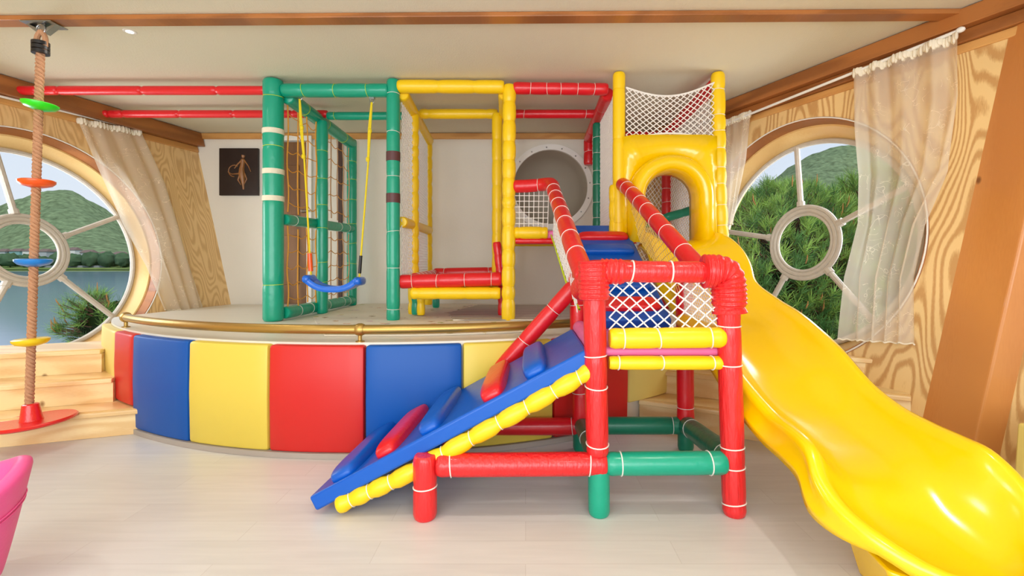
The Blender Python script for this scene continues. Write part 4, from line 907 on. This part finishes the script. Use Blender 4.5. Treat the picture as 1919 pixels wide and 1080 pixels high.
# ------------------------------------------------------------------ outside: lake, hills, far shore, pines
WZ = -4.0
def terrain(name, fn, x0, x1, y0, y1, nx, ny, m, label):
    b = MB(); b.grid(lambda u, v: V((x0+(x1-x0)*u, y0+(y1-y0)*v, fn(x0+(x1-x0)*u, y0+(y1-y0)*v))), nx, ny); return tag(b.build(name, m, angle=180), label, None, kind='structure')
lk = mat('lake_water', srgb(92, 122, 150), .12, bump=.35, bscale=.25, stretch=(1, 3, 1)); 
b = MB(); b.add([(-900, 9, WZ), (900, 9, WZ), (900, 345, WZ), (-900, 345, WZ)], [(0, 1, 2, 3)]); tag(b.build('lake', lk, smooth=False), 'calm blue grey lake outside', None, kind='structure')
from mathutils import noise
def hill(x, y):
    a = x/y; n_ = noise.fractal(V((x*.012, y*.012, 3)), 1, 2, 5)
    k = min(1, max(0, (y-352)/260)); k = k*k*(3-2*k)
    h = 12+82*math.exp(-(abs((a+1.0)/.19))**2.2)+142*math.exp(-((a-.70)/.30)**2)*(1 if a > 0 else 0)
    return WZ+1.5+k*(h+14*n_)+ (1-k)*max(0, (y-345)/30)
hm = mat('wooded_hillside', srgb(106, 122, 90), .95, bump=1, bscale=.3, var=.95, vscale=.2, spec=0); 
hm.node_tree.nodes['Principled BSDF'].inputs['Roughness'].default_value = 1
terrain('hills', hill, -1100, 900, 345, 700, 420, 60, hm, 'wooded hills across the lake')
b = MB(); b.add([(-700, 346, WZ+.02), (700, 346, WZ+.02), (700, 346, WZ+2.2), (-700, 346, WZ+2.2), (700, 380, WZ+4.5), (-700, 380, WZ+4.5)], [(0, 1, 2, 3), (3, 2, 4, 5)])
tag(b.build('far_shore', mat('shore_grass', srgb(120, 138, 80), 1, var=.3, vscale=.1, spec=0), smooth=False), 'grassy far bank of the lake', None, kind='structure')
b = MB(); b.box((-250, 372, WZ+5.5), (120, 1.2, 5)); b.box((-335, 352, WZ+3.2), (60, 1, 1.8)); tag(b.build('embankment', mat('grey_concrete', srgb(128, 132, 134), .9), smooth=False), 'grey retaining wall along the far bank', None, kind='structure')
rnd = random.Random(5)
wallm = [mat('house_wall_%s' % k, c, .9) for k, c in (('pale', srgb(206, 206, 200)), ('grey', srgb(160, 166, 168)), ('teal', srgb(120, 160, 160)))]; roofm = mat('house_roof', srgb(110, 92, 84), .9)
for k in range(10):
    d = rnd.uniform(388, 400); px = -20+k*27+rnd.uniform(-3, 3); x = (px-CX)/F*d; z = hill(x, d); z = max(z, WZ+4); w_, h_, l_ = rnd.uniform(7, 9), rnd.uniform(4, 7), 7
    hs = thing('house', 'tiny pale house on the far shore of the lake', 'house', (x, d, z), 'houses on the far shore')
    b = MB(); b.box((x, d, z+h_/2), (w_, l_, h_)); b.build('walls', wallm[k % 3], hs, smooth=False)
    b = MB(); b.hexa([V((x-w_/2-.5, d-l_/2-.5, z+h_)), V((x+w_/2+.5, d-l_/2-.5, z+h_)), V((x+w_/2-1, d, z+h_+2.4)), V((x-w_/2+1, d, z+h_+2.4))], [V((x-w_/2-.5, d+l_/2+.5, z+h_)), V((x+w_/2+.5, d+l_/2+.5, z+h_)), V((x+w_/2-1, d+.1, z+h_+2.4)), V((x-w_/2+1, d+.1, z+h_+2.4))]); fix(b.build('roof', roofm, hs, smooth=False))
tm = mat('far_foliage', srgb(70, 92, 66), 1, bump=1, bscale=.6, var=.5, vscale=.3, spec=0); bk = mat('bark', srgb(96, 68, 50), .9, bump=1, bscale=20)
def blob(c, r, seed):
    vs = []; n1, m1 = 14, 9; b = MB()
    for j in range(m1+1):
        ph = -math.pi/2+math.pi*j/m1
        for k in range(n1):
            th = 2*math.pi*k/n1; d = V((math.cos(ph)*math.cos(th), math.cos(ph)*math.sin(th), math.sin(ph)))
            vs.append(V(c)+V((d.x*r[0], d.y*r[0], d.z*r[1]))*(1+.3*noise.noise(d*2.2+V((seed, 0, 0)))))
    b.add(vs, [(j*n1+k, j*n1+(k+1) % n1, (j+1)*n1+(k+1) % n1, (j+1)*n1+k) for j in range(m1) for k in range(n1)]); return b
for k in range(22):
    d = 352+(k % 2)*14; px = -40+k*15+rnd.uniform(-1, 1); x = (px-CX)/F*d; z = WZ+1.5; r = rnd.uniform(3.8, 5.4)
    t_ = thing('shore_tree', 'small dark tree on the far shore of the lake', 'tree', (x, d, z), 'trees on the far shore')
    b = MB(); b.tube([(x, d, z), (x, d, z+r*1.2)], .4, 6); b.build('trunk', bk, t_); blob((x, d, z+r*1.35), (r, r*1.05), k).build('foliage', tm, t_)
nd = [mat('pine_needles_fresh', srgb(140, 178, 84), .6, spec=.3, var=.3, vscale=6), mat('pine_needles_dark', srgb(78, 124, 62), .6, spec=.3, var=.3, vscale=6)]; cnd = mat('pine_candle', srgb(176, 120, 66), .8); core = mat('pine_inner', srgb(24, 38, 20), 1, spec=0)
def pine_tree(label, base, crown, R_, ntuft, seed, zmin=-9):
    """crown: centre, R_: radii; tufts cover the camera side and the inside of the crown"""
    rn = random.Random(seed); c = V(crown); t_ = thing('pine_tree', label, 'tree', base); B = V(base)
    b = MB(); b.tube(smooth_path([B, B.lerp(c, .5)+V((.15, .1, 0)), c+V((0, 0, R_[2]*.8))]), [.16-.12*i/24 for i in range(25)] if False else .09, 10); b.build('trunk', bk, t_)
    br = MB(); ne = MB(); cn = MB()
    for k in range(ntuft):
        while True:
            d = V((rn.gauss(0, 1), rn.gauss(0, 1), rn.gauss(0, 1))).normalized()
            if d.y < .45: break
        rr = rn.uniform(.55, 1.0)**.5; tip = c+V((d.x*R_[0]*rr, d.y*R_[1]*rr, d.z*R_[2]*rr))
        ax_ = (V((d.x, d.y, .35*d.z))+V((0, 0, .75))+V((rn.gauss(0, .25), rn.gauss(0, .25), rn.gauss(0, .2)))).normalized(); st_ = tip-ax_*.16-V((d.x, d.y, 0))*.12
        br.tube([st_-V((d.x*R_[0], d.y*R_[1], d.z*R_[2]*.6+.1))*.30, st_, tip], [.016, .010, .005], 5, cap=False)
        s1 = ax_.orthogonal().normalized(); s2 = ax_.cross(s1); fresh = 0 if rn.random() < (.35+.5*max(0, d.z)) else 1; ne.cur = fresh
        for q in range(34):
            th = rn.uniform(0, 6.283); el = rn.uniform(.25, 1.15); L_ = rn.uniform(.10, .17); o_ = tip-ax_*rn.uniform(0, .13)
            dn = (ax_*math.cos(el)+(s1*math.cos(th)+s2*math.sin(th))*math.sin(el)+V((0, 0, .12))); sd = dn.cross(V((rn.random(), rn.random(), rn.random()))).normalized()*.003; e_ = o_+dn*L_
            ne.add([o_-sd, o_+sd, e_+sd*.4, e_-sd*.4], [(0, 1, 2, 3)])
        if rn.random() < .10:
            cn.tube([tip, tip+ax_*.05+V((0, 0, .03)), tip+ax_*.06+V((0, 0, rn.uniform(.06, .11)))], [.008, .009, .003], 5)
    br.build('branches', bk, t_); ne.build('needles', nd, t_, smooth=False); cn.build('candles', cnd, t_)
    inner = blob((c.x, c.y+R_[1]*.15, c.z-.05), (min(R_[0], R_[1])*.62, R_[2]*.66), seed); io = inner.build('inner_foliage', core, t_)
    return t_
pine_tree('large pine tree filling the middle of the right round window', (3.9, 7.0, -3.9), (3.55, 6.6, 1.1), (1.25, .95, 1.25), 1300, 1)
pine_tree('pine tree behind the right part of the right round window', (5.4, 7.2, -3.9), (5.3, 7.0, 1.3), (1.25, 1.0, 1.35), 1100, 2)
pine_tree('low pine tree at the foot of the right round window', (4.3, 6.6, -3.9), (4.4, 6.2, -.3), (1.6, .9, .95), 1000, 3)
pine_tree('pine branches at the lower corner of the left round window', (-6.3, 8.0, -3.9), (-6.55, 7.4, .35), (.55, .6, .45), 100, 4)
gr = MB(); gr.add([(-10, 6.2, -3.95), (12, 6.2, -3.95), (12, 11, -3.98), (-10, 11, -3.98)], [(0, 1, 2, 3)]); tag(gr.build('bank', mat('near_bank', srgb(70, 80, 48), 1, spec=0), smooth=False), 'near bank of the lake below the house', None, kind='structure')
